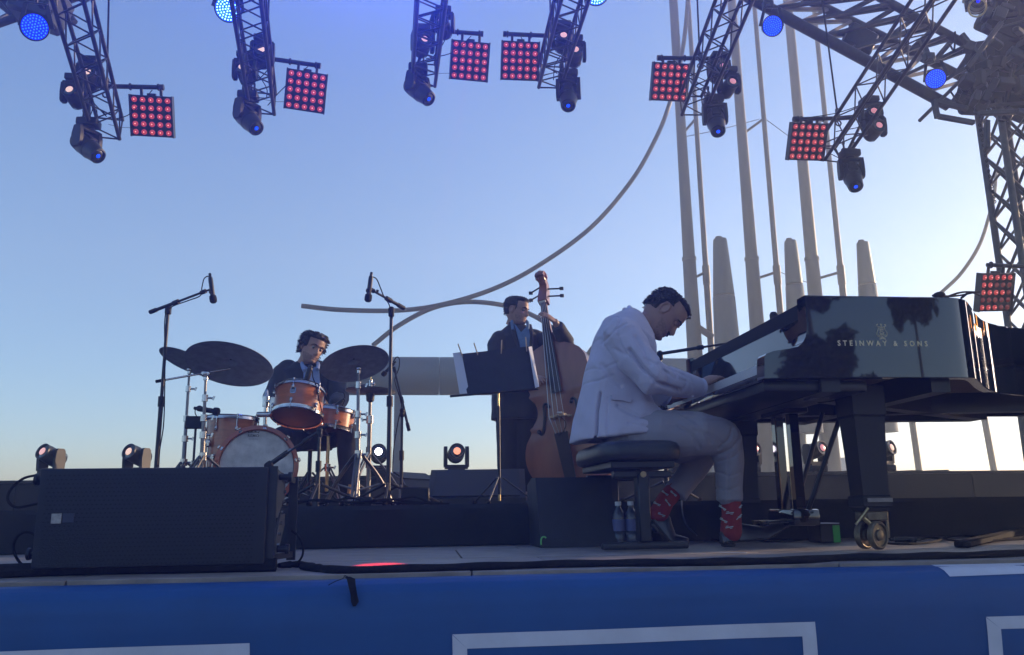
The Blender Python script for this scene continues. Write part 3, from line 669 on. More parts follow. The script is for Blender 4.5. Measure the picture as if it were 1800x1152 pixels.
# ================================================================== FLOOR SPOTLIGHTS ON THE BARRIER LEDGE
sp0 = None
FL = [(87, 'round headed spotlight on the ledge at the far left above the speaker cabinet', PINK, 22, -28), (238, 'spotlight on the ledge between the speaker cabinet and the left mic stand', PEACH, 18, -28), (665, 'brightest, white glowing spotlight on the ledge behind the cymbal stands', HOT, 8, 2), (802, 'amber lit spotlight on the ledge above the floor monitor', ORNG, 8, 2), (927, 'spotlight on the ledge mostly hidden behind the double bass', DULLP, 8, 0), (1192, 'spotlight on the ledge seen between bench and trousers', DULLP, 0, 8), (1319, 'pink lit spotlight on the ledge just right of the pianist', DULLP, 12, 22), (1436, 'pink lit spotlight on the ledge under the piano pedals', DULLP, 12, 22), (1556, 'dim spotlight on the ledge beside the front piano leg', PEACH, 12, 30)]
for x, lab, lm, ti, pa in FL:
    s = make_spot('small_spotlight', lab, lm, 1.0, -ti, pa)
    q = P(x, 836, BY+.15); s.location = (q.x, BY+.15, bz)
cb = [V((P(x, 836, BY+.15).x, BY+.3, bz+.01)) for x in range(60, 1700, 20)]
MB().tube([p+V((0, .03*math.sin(i*1.3), .004*math.sin(i*2.2)+.004)) for i, p in enumerate(cb)], .008, 5).build('power_cable', RUB, label='black cable lying along the back ledge behind the spotlights', cat='cable')

pw_ = make_par('bright blue round wash light just above the photo in the middle of the rig', CYANLENS, CYANLED); bp0 = P(690, -70, 9.7); pw_.location = bp0; pw_.rotation_euler = face_cam(bp0)
MB().bar(bp0+V((0, .06, .28)), bp0+V((.03, .2, .62)), .05, .05).build('hanging_clamp', BLKM, label='black clamp over the bright blue light above the middle of the photo', cat='clamp', group='clamps holding the round blue wash lights')
bl = bpy.data.lights.new('blue_wash', 'SPOT'); bl.energy = 30000; bl.color = (.02, .05, 1); bl.spot_size = R(57); bl.spot_blend = .9; bl.shadow_soft_size = .12
blo = bpy.data.objects.new('blue_wash', bl); S.collection.objects.link(blo); blo.location = bp0+V((0, -.1, 0)); blo.rotation_euler = V((.04, -1, -.27)).normalized().to_track_quat('-Z', 'Y').to_euler()
# narrow red beam from a lamp panel making the red patch at the stage lip
rl = bpy.data.lights.new('red_beam', 'SPOT'); rl.energy = 2600; rl.color = (1, .02, .03); rl.spot_size = R(1.5); rl.spot_blend = .6; rl.shadow_soft_size = .01
rlo = bpy.data.objects.new('red_beam', rl); S.collection.objects.link(rlo); rlo.location = P(826, 105, 8.85); rlo.rotation_euler = (Z(667, 993)-rlo.location).normalized().to_track_quat('-Z', 'Y').to_euler()
# ================================================================== FRONT SPEAKER CABINET
SY = 2.86
p00, p10 = P(72, 822, SY), P(487, 820, SY); pb0 = Z(75, 1006, .0)
cx0, cx1 = p00.x, p10.x; cz1 = (p00.z+p10.z)/2
t = thing('speaker_cabinet', 'wide black speaker cabinet with grille standing at the stage lip on the left', 'speaker', ((cx0+cx1)/2, SY, 0))
zb = .022; H = cz1-zb; Wd = cx1-cx0; cyy = SY+.24
BOXM = mat('speaker_box_paint', (.03, .031, .033), .6, var=.25, scale=25, bump=.2, bscale=200)
SIDEM = mat('grey_steel_plate', (.11, .11, .1), .5, .5, var=.3, scale=16)
mb = MB(); mb.prism([(cx0+.012, SY+.012), (cx1-.035, SY+.012), (cx1-.10, SY+.42), (cx0+.075, SY+.42)], zb+.004, cz1-.004, (0, 0, 0), (1, 0, 0), (0, 1, 0)); mb.build('body', BOXM, t)
GR = mat('woven_grille', (.017, .020, .025), .7, var=.25, scale=3, bump=.5, bscale=420)
g = MB().box(((cx0+cx1-.024)/2, SY, (zb+cz1)/2), (Wd-.03, .02, H-.006), bev=.006, seg=2).build('grille', GR, t)
mb = MB()                                                      # honeycomb relief low on the grille
rows = 30
for j in range(22):
    for i in range(46):
        x = cx0+.03+(Wd-.09)*(i+.5*(j % 2))/46; zz = zb+.012+(H-.024)*j/22
        mb.add([(x-.0045, SY-.0112, zz), (x, SY-.0122, zz+.0028), (x+.0045, SY-.0112, zz), (x, SY-.0122, zz-.0028)], [(0, 3, 2, 1)])
o = mb.build('grille_perforation', BLK, t); o['kind'] = 'stuff'
bp = P(99, 912, SY-.012); MB().box(bp, (.031, .004, .032), bev=.001).build('badge', mat('silver_badge', (.3, .29, .28), .45, .5, var=.3, scale=60), t)
bp2 = P(120, 911, SY-.011); MB().box(bp2, (.036, .003, .03), bev=.001).build('badge', mat('navy_badge', (.02, .026, .05), .5), t)
# rigging frame on its side towards the drums
mb = MB(); x1 = cx1-.02
mb.bar((x1, SY+.02, zb), (x1, SY+.02, cz1), .014, .04).bar((x1+.045, SY+.22, zb), (x1+.045, SY+.22, cz1-.03), .014, .03)
mb.bar((x1-.002, SY+.03, cz1-.02), (x1+.047, SY+.21, cz1-.045), .012, .02, hint=(0, 0, 1)).bar((x1-.002, SY+.03, zb+.02), (x1+.047, SY+.21, zb+.02), .012, .02, hint=(0, 0, 1)); fr = mb.build('side_frame', BLKM, t)
mb = MB(); mb.prism([(SY+.03, cz1-.01), (SY+.19, cz1-.03), (SY+.19, cz1-.1), (SY+.06, cz1-.17), (SY+.03, cz1-.17)], 0, .008, (x1+.012, 0, 0), (0, 1, 0), (0, 0, 1)); mb.build('side_plate', SIDEM, t)
mb = MB(); mb.prism([(SY+.03, zb+.03), (SY+.08, zb+.03), (SY+.2, zb+.12), (SY+.2, zb+.16), (SY+.1, zb+.16), (SY+.03, zb+.08)], 0, .008, (x1+.014, 0, 0), (0, 1, 0), (0, 0, 1)); mb.build('side_plate', SIDEM, t)
for zz in (cz1-.035, zb+.045):
    mb = MB(); mb.cyl((x1-.005, SY+.06, zz), (x1+.05, SY+.06, zz), .011, n=10).cyl((x1+.05, SY+.06, zz), (x1+.062, SY+.06, zz), .017, n=12); mb.build('locking_pin', BLKM, t)
    mb = MB(); mb.cyl((cx0+.01, SY+.06, zz), (cx0-.028, SY+.06, zz), .009, n=10).lathe([(.006, 0), (.019, .003), (.02, .012), (.008, .016)], 12, (cx0-.026, SY+.06, zz), (-1, 0, 0)); mb.build('locking_pin', BLKM, t)
for k in range(7):
    q = V((x1+.022, SY+.05+.02*k, zb+.06+.035*k)); MB().cyl(q, q+V((.008, 0, 0)), .006, n=8).build('bolt', CHROME, t)
for pts in ([(66, 835), (40, 842), (18, 862), (14, 880), (30, 892), (66, 886)], [(66, 944), (52, 936), (38, 938), (26, 950), (24, 968), (34, 988), (50, 1000)]):
    MB().tube(smoothpts([P(x, y, SY+.12) for x, y in pts]), .0045, 6).build('speaker_cable', RUB, label=('black cable looped' if pts[0][1] < 900 else 'black cable dropping to the floor')+' beside the left edge of the speaker cabinet', cat='cable')
MB().tube(smoothpts([P(*q, SY+.1) for q in [(512, 933), (524, 942), (532, 958), (532, 975), (524, 988), (508, 995)]]), .004, 6).build('speaker_cable', RUB, label='black cable looped at the right side of the speaker cabinet', cat='cable')

# ================================================================== FLOOR MONITORS
WEDM = mat('monitor_paint', (.013, .014, .017), .6, var=.3, scale=12, bump=.2, bscale=200)
WSID = mat('monitor_side_scuffed', (.12, .11, .095), .65, var=.35, scale=8)
def wedge(label, prof, w, loc, rz, side=WEDM, grille_face=1):
    """prof: outline in (depth y, z); the sloping face is the edge grille_face -> +1"""
    t = thing('floor_monitor', label, 'monitor speaker', (0, 0, 0), 'floor monitor speakers')
    MB().prism([(y, z) for y, z in prof], -w/2+.012, w/2-.012, (0, 0, 0), (0, 1, 0), (0, 0, 1)).build('body', WEDM, t)
    for s in (-1, 1): MB().prism(prof, -.011, .011, (s*(w/2-.002), 0, 0), (0, 1, 0), (0, 0, 1)).build('side_panel', side, t)
    a, b = V((0, *prof[grille_face])), V((0, *prof[grille_face+1])); d = (b-a); nn = V((1, 0, 0)).cross(d).normalized()
    if nn.y > 0 and grille_face: nn = -nn
    if nn.dot((a+b)/2-V((0, sum(p[0] for p in prof)/len(prof), sum(p[1] for p in prof)/len(prof)))) < 0: nn = -nn
    mb = MB(); mb.bar(a+d*.05+nn*.004, b-d*.05+nn*.004, w-.06, .012, hint=nn); mb.build('grille', GRILLE, t)
    t.location = loc; t.rotation_euler = (0, 0, R(rz)); return t
q = P(845, 885, 5.6); w0 = 165/pxm(845, 860, 5.9)
wedge('large floor monitor on the riser below the amber spotlight', [(-.28, .0), (.26, .0), (.2, .235), (.06, .245), (-.28, .04)][::-1], w0*.98, (q.x, 5.9, RZ), -6, grille_face=0)
q = P(722, 880, 6.0); wedge('small floor monitor with scuffed side beside the cymbal stand', [(-.22, .0), (.22, .0), (.2, .1), (.0, .235), (-.1, .18)], .55, (q.x-.02, 6.3, RZ), 62, WSID, 3)
q = P(1003, 958, 4.1); wd = 128/pxm(1003, 900, 4.05)
wedge('dark floor monitor on the stage in front of the double bass', [(-.14, .0), (.24, .0), (.24, .3), (.1, .33), (-.02, .33)], wd, (q.x+.02, 4.12, 0), 2, WEDM)
MB().tube(smoothpts([P(*q_, 3.98) for q_ in [(951, 958), (951, 950), (953, 945), (957, 944), (960, 946)]]), .004, 6).build('green_plug', mat('green_plastic', (.15, .5, .12), .5), label='short bright green plug at the foot of the dark floor monitor', cat='plug')
# clutter of cables and boxes on the riser edge
CL = [[(505, 884), (540, 880), (580, 881), (620, 883), (660, 880), (700, 884), (745, 886)], [(515, 887), (555, 879), (600, 882), (640, 884), (680, 878), (720, 882), (755, 885)], [(560, 886), (600, 878), (625, 876), (650, 884), (690, 885)], [(700, 878), (730, 874), (757, 884), (790, 886)]]
for i, pts in enumerate(CL):
    MB().tube(smoothpts([P(x, y, RY+.08+.05*i) for x, y in pts], 6), .0065, 6).build('stage_cable', RUB, label='black cable loop on the riser edge '+['from the speaker cabinet to the middle mic stand', 'under the snare stand', 'between the legs of the right cymbal stand', 'in front of the small floor monitor'][i], cat='cable', group='cables along the riser edge')
for (x, y, sx, sz, l) in [(640, 876, .09, .05, 'small black junction box on the riser beside the cymbal stand feet'), (730, 866, .16, .1, 'black case lying behind the small floor monitor cables')]:
    p = P(x, y, RY+.5); t_ = MB().box((p.x, RY+.5, RZ+sz/2), (sx, .12, sz), bev=.008).build('stage_box', BLK, label=l, cat='box')

# ================================================================== DRUM KIT
def drum_shell(t, c, ax, r, d, m=ORANGE, hoops=CHROME, lugs=8, head_top=True, head_bot=True, hoop_r=.012, ntop='hoop'):
    """shell centred at c along axis ax (top end is +ax)"""
    c, ax = V(c), V(ax).normalized(); a, b = c-ax*d/2, c+ax*d/2
    MB().lathe([(r, -d/2), (r, d/2)], 40, c, ax).build('shell', m, t)
    for s, nm in ((1, 'batter_head'), (-1, 'resonant_head')):
        MB().lathe([(r*.995, s*d/2), (r*.985, s*(d/2+.006)), (r*.6, s*(d/2+.007)), (.002, s*(d/2+.007))] if s > 0 else [(r*.995, -d/2), (r*.985, -d/2-.006), (r*.6, -d/2-.007), (.002, -d/2-.007)], 36, c, ax).build(nm, HEADW if s > 0 else mat('clear_head_over_wood', (.16, .062, .03), .45, var=.35, scale=6), t)
        MB().lathe([(r+.004, s*(d/2-.008)), (r+.012, s*(d/2-.010)), (r+.010, s*(d/2-.004)), (r+.008, s*(d/2+.010)), (r+.014, s*(d/2+.014)), (r+.009, s*(d/2+.018)), (r+.002, s*(d/2+.014)), (r+.002, s*(d/2-.008))], 40, c, ax, cap=False).build('hoop', hoops, t)
    x, y, z = frame(ax); first = None
    for k in range(lugs):
        an = 2*math.pi*(k+.5)/lugs; e = x*math.cos(an)+y*math.sin(an)
        for s in (1, -1):
            q = c+e*(r+.008)+ax*(s*d*.27); mb = MB(); mb.ell(q, (.011, .011, .011), nu=8, nv=6)
            mb.bar(q-ax*s*.014, q+ax*s*.018, .018, .014, hint=e, bev=.004).cyl(q+e*.004, c+e*(r+.010)+ax*(s*(d/2+.012)), .0035, n=6)
            mb.cyl(c+e*(r+.011)+ax*(s*(d/2+.006)), c+e*(r+.011)+ax*(s*(d/2+.022)), .0055, n=6); mb.build('lug', CHROME, t)
    return x, y, z
def tripod(t, top, foot_z, spread, leg_m, n=3, a0=0., hub=.0, r=.008, brace=True, double=False):
    for k in range(n):
        an = a0+2*math.pi*k/n; e = V((math.cos(an), math.sin(an), 0)); f = V((top.x, top.y, foot_z+.012))+e*spread; up_ = top+e*.02
        mid = up_.lerp(f, .55)+V((0, 0, .25*(up_.z-f.z)*.35))
        pts = smoothpts([up_, mid, f], 5) if hub else [up_, f]
        lg = MB()
        if double:
            sd = V((-e.y, e.x, 0))*.011
            lg.tube([p+sd for p in pts], r*.8, 6).tube([p-sd for p in pts], r*.8, 6)
        else: lg.tube(pts, r, 7)
        l = lg.build('leg', leg_m, t)
        MB().ell(f, (.016, .016, .013), nu=10, nv=6).build('rubber_foot', RUB, l)
        if brace:
            b0 = V((top.x, top.y, foot_z+.3*(top.z-foot_z))); MB().tube([b0, up_.lerp(f, .6)], r*.7, 6).build('brace', leg_m, t)
def collar(mb, p, r=.02, h=.035, wing=(1, 0, 0)):
    p, wv = V(p), V(wing); mb.cyl(p-V((0, 0, h/2)), p+V((0, 0, h/2)), r, n=12)
    mb.cyl(p, p+wv*.045, .006, n=8).bar(p+wv*.045+V((0, 0, -.012)), p+wv*.055+V((0, 0, .012)), .006, .012); return mb
def cymbal_stand(label, foot, top, jz, wing=(1, 0, 0), spread=.28, boom=None, a0=.4, legs=True):
    t = thing('cymbal_stand', label, 'cymbal stand', (foot.x, foot.y, RZ), 'cymbal stands'); tp = V(top); b = V((foot.x, foot.y, RZ+.05))
    js = [b] + [V((foot.x+(tp.x-foot.x)*(z-b.z)/(tp.z-b.z), foot.y+(tp.y-foot.y)*(z-b.z)/(tp.z-b.z), z)) for z in jz] + [tp]
    rad = [.0145, .012, .0098, .008]
    for i in range(len(js)-1):
        MB().cyl(js[i], js[i+1], rad[min(i, 3)], n=12).build('tube', STEEL, t)
        if i: mb = MB(); collar(mb, js[i], rad[i]+.010, .04, wing); mb.build('collar', CHROME, t)
    tripod(t, V((foot.x, foot.y, RZ+.30)), RZ, spread, STEEL, a0=a0, hub=1, r=.0095, double=True)
    mb = MB(); collar(mb, (foot.x, foot.y, RZ+.30), .024, .045, wing); mb.build('leg_collar', CHROME, t)
    mb = MB(); mb.ell(tp, .018, nu=10, nv=7).cyl(tp-V((0, 0, .03)), tp+V((0, 0, .01)), .014, n=10); mb.build('tilter', CHROME, t)
    return t
def cymbal(label, c, r, nrm):
    x, y, z = frame(nrm); t = thing('cymbal', label, 'cymbal', c, 'cymbals')
    pr = [(.006, .026), (r*.08, .024), (r*.15, .012), (r*.17, .007)]+[(r*(.17+.83*k/14), .007-.02*(k/14)**1.6+.0006*(k % 2)) for k in range(1, 15)]
    pr2 = [(a, b-.0022) for a, b in reversed(pr)]
    MB().lathe(pr+pr2, 64, c, nrm, cap=False).build('bronze_plate', CYMB, t, smooth=60)
    MB().lathe([(.012, .024), (.02, .028), (.02, .036), (.011, .040)], 14, c, nrm).build('felt', CLOTHB, t); MB().cyl(V(c)+z*.03, V(c)+z*.065, .005, n=8).bar(V(c)+z*.05-x*.016, V(c)+z*.05+x*.016, .006, .01).build('wing_nut', CHROME, t)
    return t
DY = 5.45
# bass drum
rb = .236; bc = P(451, 829, 5.35); axb = V((.17, -1, .0)).normalized(); bc = V((bc.x, 5.35, RZ+rb+.016))
t = thing('bass_drum', 'orange bass drum with a mottled white front head', 'drum', (bc.x, bc.y, RZ)); cb_ = bc-axb*.2
MB().lathe([(rb, -.2), (rb, .185)], 56, cb_, axb).build('shell', ORANGE, t)
HM = mat('coated_head', (.58, .56, .53), .7, var=.35, scale=9, bump=.05)
hd = MB().lathe([(rb-.012, .185), (rb-.016, .193), (rb*.5, .1935), (.002, .194)], 56, cb_, axb).build('front_head', HM, t)
MB().lathe([(rb-.012, -.2), (rb*.5, -.205), (.002, -.205)], 40, cb_, axb).build('back_head', HM, t)
HOOPM = mat('orange_hoop_lacquer', (.36, .075, .025), .3, var=.2, scale=9, coat=.6)
for s in (.2, -.21): MB().lathe([(rb-.010, s-.022), (rb+.016, s-.022), (rb+.018, s+.016), (rb-.006, s+.018), (rb-.010, s+.014), (rb-.010, s-.022)], 56, cb_, axb, cap=False).build('wooden_hoop', HOOPM, t)
xb, yb, zb_ = frame(axb)
for k in range(10):
    an = 2*math.pi*(k+.25)/10; e = xb*math.cos(an)+yb*math.sin(an)
    mb = MB(); mb.bar(cb_+e*(rb+.022)+axb*.222, cb_+e*(rb+.022)+axb*.165, .026, .010, hint=e, bev=.003).bar(cb_+e*(rb+.028)+axb*.2, cb_+e*(rb-.004)+axb*.221, .024, .008, hint=axb, bev=.002)
    mb.cyl(cb_+e*(rb+.026)+axb*.17, cb_+e*(rb+.02)+axb*.09, .004, n=6).cyl(cb_+e*(rb+.026)+axb*.15, cb_+e*(rb+.026)+axb*.125, .009, n=6); mb.build('claw', CHROME, t)
    mb = MB(); mb.ell(cb_+e*(rb+.008)+axb*.08, (.014,)*3, nu=8, nv=6).bar(cb_+e*(rb+.008)+axb*.05, cb_+e*(rb+.008)+axb*.105, .02, .016, hint=e, bev=.005); mb.build('lug', CHROME, t)
# crown mark and lettering on the head
lp = P(445, 776, 5.35); upv = V((0, 0, 1)); pl = cb_+axb*.1955; ex = V((-axb.y, axb.x, 0)).normalized(); 
if ex.x < 0: ex = -ex
kk = (lp.x-pl.x)/ex.x; lc = pl+ex*kk+V((0, 0, rb*.80)); INK = mat('faded_black_ink', (.12, .12, .11), .7)
Ml = Matrix((ex, upv, ex.cross(upv))).transposed().to_4x4(); Ml.translation = lc
lettering('REMO', .024, Ml, INK, t, 1.05, bold=.0006, sx=1.05)
mb = MB(); mb.prism([(-.032, .015), (-.036, .03), (-.022, .022), (-.012, .033), (0, .024), (.012, .033), (.022, .022), (.036, .03), (.032, .015), (.026, .019), (.0, .0205), (-.026, .019)], -.0004, .0004, lc, ex, upv); mb.build('crown_emblem', INK, t)
Ml2 = Ml.copy(); Ml2.translation = lc-V((0, 0, .02)); lettering('WEATHER KING', .0075, Ml2, INK, t, 1.0)
for s in (-1, 1):
    q = cb_+ex*(s*rb*.86)-V((0, 0, rb*.5))+axb*.1; MB().tube([q, q+ex*s*.06+axb*.09-V((0, 0, rb*.5+.02-.03))], .008, 8).build('spur', CHROME, t)
# tom holder on the bass drum
th = P(461, 757, DY); th = V((th.x, DY+.08, cb_.z+rb)); mb = MB(); mb.box(th+V((0, 0, .008)), (.07, .07, .03), bev=.008); mb.build('holder_base', CHROME, t)
h1 = P(458, 690, DY+.08); MB().cyl(th, V((th.x, th.y, h1.z)), .0125, n=12).build('holder_post', CHROME, t)
mb = MB(); q = P(456, 729, DY+.08); mb.box((th.x, th.y, q.z), (.115, .05, .034), bev=.012, seg=2).bar((th.x+.055, th.y, q.z), (th.x+.085, th.y-.01, q.z-.008), .03, .012); mb.build('holder_clamp', CHROME, t)
q = P(459, 707, DY+.08); mb = MB(); mb.cyl((th.x, th.y, q.z-.03), (th.x, th.y, q.z+.035), .023, n=12).lathe([(.023, .035), (.014, .05), (.012, .075), (.004, .085)], 10, (th.x, th.y, q.z)); mb.build('ball_joint', CHROME, t)
tc = P(525, 711, DY-.12); MB().cyl((th.x, th.y, q.z), V((tc.x-.13, tc.y+.02, q.z)), .011, n=10).build('tom_arm', CHROME, t)
# rack tom
t = thing('rack_tom', 'orange rack tom with silver badge mounted in front of the drummer', 'drum', tc); axt = V((.05, .36, 1)).normalized(); rt = .152; dt = .165
drum_shell(t, tc, axt, rt, dt, lugs=6)
bd = P(513, 694, DY-.28); ev = (bd-tc); ev = (ev-axt*ev.dot(axt)).normalized(); bq = tc+ev*(rt+.001)+axt*.02; tx = axt.cross(ev)
mb = MB(); mb.prism([(-.018, -.015), (-.011, -.0205), (.011, -.0205), (.018, -.015), (.018, .015), (.011, .0205), (-.011, .0205), (-.018, .015)], -.001, .0018, bq, tx, axt); bdg = mb.build('badge', CHROME, t)
for dxx in (-.012, 0, .012):
    MB().bar(bq+ev*.0028+tx*dxx-axt*.012, bq+ev*.0028+tx*dxx+axt*.012, .0018, .001, hint=ev).build('badge_line', INK, bdg)
for dzz in (-.009, 0., .009): MB().bar(bq+ev*.0028+axt*dzz-tx*.015, bq+ev*.0028+axt*dzz+tx*.015, .0018, .001, hint=ev).build('badge_line', INK, bdg)
mb = MB(); mb.bar(tc-V((rt+.004, .0, .05)), tc-V((rt+.004, .0, -.05)), .02, .05, bev=.006); mb.build('mount_bracket', CHROME, t)
# floor tom
fc = P(404, 800, DY+.35); rf = .165; fz1 = P(404, 738, DY+.35).z; fd = .34; fcen = V((fc.x, DY+.35, fz1-fd/2))
t = thing('floor_tom', 'orange floor tom partly hidden behind the bass drum', 'drum', (fc.x, DY+.35, RZ)); drum_shell(t, fcen, (.02, .03, 1), rf, fd, lugs=8)
for k in range(3):
    an = -2.2+2*math.pi*k/3; e = V((math.cos(an), math.sin(an), 0)); q = fcen+e*(rf+.02)
    l = MB().cyl(q+V((0, 0, .06)), V((q.x, q.y, RZ)), .005, n=8).build('leg', CHROME, t); MB().box(q+V((0, 0, .0)), (.03, .03, .05), bev=.008).build('leg_bracket', CHROME, l)
# snare with stand
sc_ = P(578, 741, DY+.35); t = thing('snare_drum', 'orange snare drum at the drummer\'s knees behind the rack tom', 'drum', sc_); drum_shell(t, sc_, (.1, .12, 1), .172, .12, lugs=8)
t = thing('snare_stand', 'chrome snare stand between the bass drum and the cymbal stand', 'stand', (sc_.x-.02, sc_.y, RZ))
b = V((sc_.x, sc_.y, RZ)); MB().cyl(b+V((0, 0, .1)), V((sc_.x, sc_.y, sc_.z-.1)), .012, n=12).build('tube', BRASS, t); tripod(t, b+V((0, 0, .26)), RZ, .22, STEEL, a0=1.1, hub=1, r=.007, double=True)
mb = MB(); collar(mb, b+V((0, 0, .26)), .022, .05); mb.build('collar', CHROME, t)
for k in range(3):
    an = .5+2*math.pi*k/3; e = V((math.cos(an), math.sin(an), 0)); MB().tube([V((sc_.x, sc_.y, sc_.z-.1)), sc_-V((0, 0, .075))+e*.17, sc_-V((0, 0, .03))+e*.19], .006, 6).build('basket_arm', STEEL, t)
# kick pedal at the back of the bass drum
kp = cb_-axb*.32; t = thing('kick_pedal', 'small chrome kick pedal behind the bass drum', 'pedal', (kp.x, kp.y, RZ))
MB().box((kp.x, kp.y+.1, RZ+.05), (.09, .26, .012), RM(12, 0, 6), bev=.003).build('footboard', STEEL, t)
for s in (-1, 1): MB().cyl((kp.x+s*.05, kp.y, RZ), (kp.x+s*.05, kp.y, RZ+.21), .008, n=8).build('post', CHROME, t)
MB().cyl((kp.x-.06, kp.y, RZ+.2), (kp.x+.06, kp.y, RZ+.2), .006, n=8).tube([(kp.x, kp.y, RZ+.2), (kp.x, kp.y+.02, RZ+.32)], .005, 6).ell((kp.x, kp.y+.02, RZ+.33), (.02, .025, .025)).build('beater', STEEL, t)
# cymbals and stands
fa = P(323, 815, 5.75); ta = P(333, 650, 5.9)
cymbal_stand('chrome cymbal stand at the left of the kit', V((fa.x, 5.75, RZ)), V((ta.x, 5.9, ta.z)), [P(326, 770, 5.75).z, P(328, 735, 5.8).z, P(331, 683, 5.85).z], (1, 0, 0))
fb = P(356, 815, 5.1); tb = P(362, 660, 5.1)
t = cymbal_stand('chrome boom cymbal stand in front of the floor tom', V((fb.x, 5.1, RZ)), V((tb.x, 5.1, tb.z)), [P(357, 765, 5.1).z, P(359, 735, 5.1).z, P(361, 700, 5.1).z], (1, 0, 0), .3)
p, q = P(274, 671, 5.0), P(404, 648, 5.25); MB().cyl(p, q, .0065, n=10).build('boom_rod', CHROME, t); mb = MB(); mb.cyl(p, p.lerp(q, .12), .010, n=10); mb.build('boom_grip', RUB, t)
mb = MB(); mb.ell(P(362, 657, 5.1), .021, nu=10, nv=7).box(P(362, 657, 5.1), (.05, .03, .03), bev=.006); mb.build('boom_clamp', CHROME, t)
fcx = P(628, 880, 5.0); tcx = P(630, 648, 5.15)
cymbal_stand('chrome cymbal stand right of the kit with its tripod feet in view', V((fcx.x, 5.0, RZ)), V((tcx.x, 5.15, tcx.z)), [P(628, 763, 5.0).z, P(628, 727, 5.05).z, P(629, 676, 5.1).z], (1, 0, 0), .23, a0=.5)
cymbal('small dark cymbal at the far left of the kit', P(333, 634, 5.9), .21, V((.34, .26, 1)))
cymbal('largest dark cymbal, tilted to the audience above the floor tom', P(404, 638, 5.25), .27, V((.10, .40, 1)))
cymbal('dark crash cymbal tilted between the drummer and the middle mic stand', P(623, 637, 5.15), .215, V((-.24, .38, 1)))
# hi-hat
fh = P(647, 872, 5.5); th_ = P(651, 655, 5.5); t = thing('hihat_stand', 'hi-hat stand with cymbals seen edge on behind the crash cymbal', 'hi-hat', (fh.x, 5.5, RZ))
MB().cyl((fh.x, 5.5, RZ+.05), (fh.x, 5.5, P(650, 735, 5.5).z), .0145, n=12).build('lower_tube', STEEL, t); hz = P(648, 688, 5.5).z
MB().cyl((fh.x, 5.5, RZ+.4), (fh.x, 5.5, hz-.012), .011, n=12).build('upper_tube', STEEL, t); MB().cyl((fh.x, 5.5, hz-.02), (fh.x, 5.5, th_.z), .0045, n=8).build('pull_rod', BRASS, t)
mb = MB(); collar(mb, (fh.x, 5.5, P(650, 738, 5.5).z), .024, .05, (-1, 0, 0)); mb.build('collar', CHROME, t)
mb = MB(); mb.lathe([(.012, -.07), (.026, -.06), (.03, -.01), (.02, 0)], 14, (fh.x, 5.5, hz-.004)); mb.build('cymbal_seat', BLKM, t)
for s in (-1, 1): MB().lathe([(.006, .016*s), (.05, .012*s), (.165, .001*s), (.1655, 0), (.05, .009*s), (.006, .012*s)], 48, (fh.x, 5.5, hz+.004*s+.003), (.03, .02, 1), cap=False).build('hat_cymbal', CYMB, t, smooth=60)
mb = MB(); mb.cyl((fh.x, 5.5, hz+.03), (fh.x, 5.5, hz+.075), .012, n=10).ell((fh.x+.02, 5.5, hz+.05), .012, nu=8, nv=6); mb.build('clutch', CHROME, t)
tripod(t, V((fh.x, 5.5, RZ+.33)), RZ, .25, STEEL, a0=.1, hub=1, r=.009, double=True)
# throne
tq = P(545, 800, 6.35); t = thing('drum_throne', 'black round drum stool under the drummer', 'stool', (tq.x, 6.35, RZ)); zs = P(545, 775, 6.35).z
MB().lathe([(.16, 0), (.17, .02), (.17, .07), (.15, .09), (.01, .092)], 28, (tq.x, 6.35, zs-.07)).build('seat', CLOTHB, t); MB().cyl((tq.x, 6.35, RZ+.1), (tq.x, 6.35, zs-.06), .016, n=10).build('post', BLKM, t); tripod(t, V((tq.x, 6.35, RZ+.25)), RZ, .24, BLKM, hub=0)

# ================================================================== MICROPHONE STANDS
def mic(label, c, d, L=.115, r=.0125, group='condenser microphones', cable=None):
    """pencil or ball microphone: body along d from its tail, capsule at the far end"""
    x, y, z = frame(d); t = thing('microphone', label, 'microphone', c, group)
    MB().lathe([(r*.55, -L*.62), (r*.9, -L*.6), (r, -L*.5), (r, L*.12), (r*.9, L*.15)], 14, c, d).build('body', BLKM, t)
    MB().lathe([(r*.9, L*.14), (r*1.45, L*.18), (r*1.6, L*.3), (r*1.5, L*.42), (r*.9, L*.48), (.001, L*.5)], 16, c, d).build('windscreen', mat('foam_windscreen', (.018, .018, .019), .95, bump=.5, bscale=500), t)
    MB().lathe([(r*.5, -L*.78), (r*.62, -L*.76), (r*.62, -L*.62)], 10, c, d).build('plug', CHROME if cable is None else BLKM, t)
    if cable: MB().tube(smoothpts(cable, 8), .0034, 6).build('cable', RUB, t)
    return t
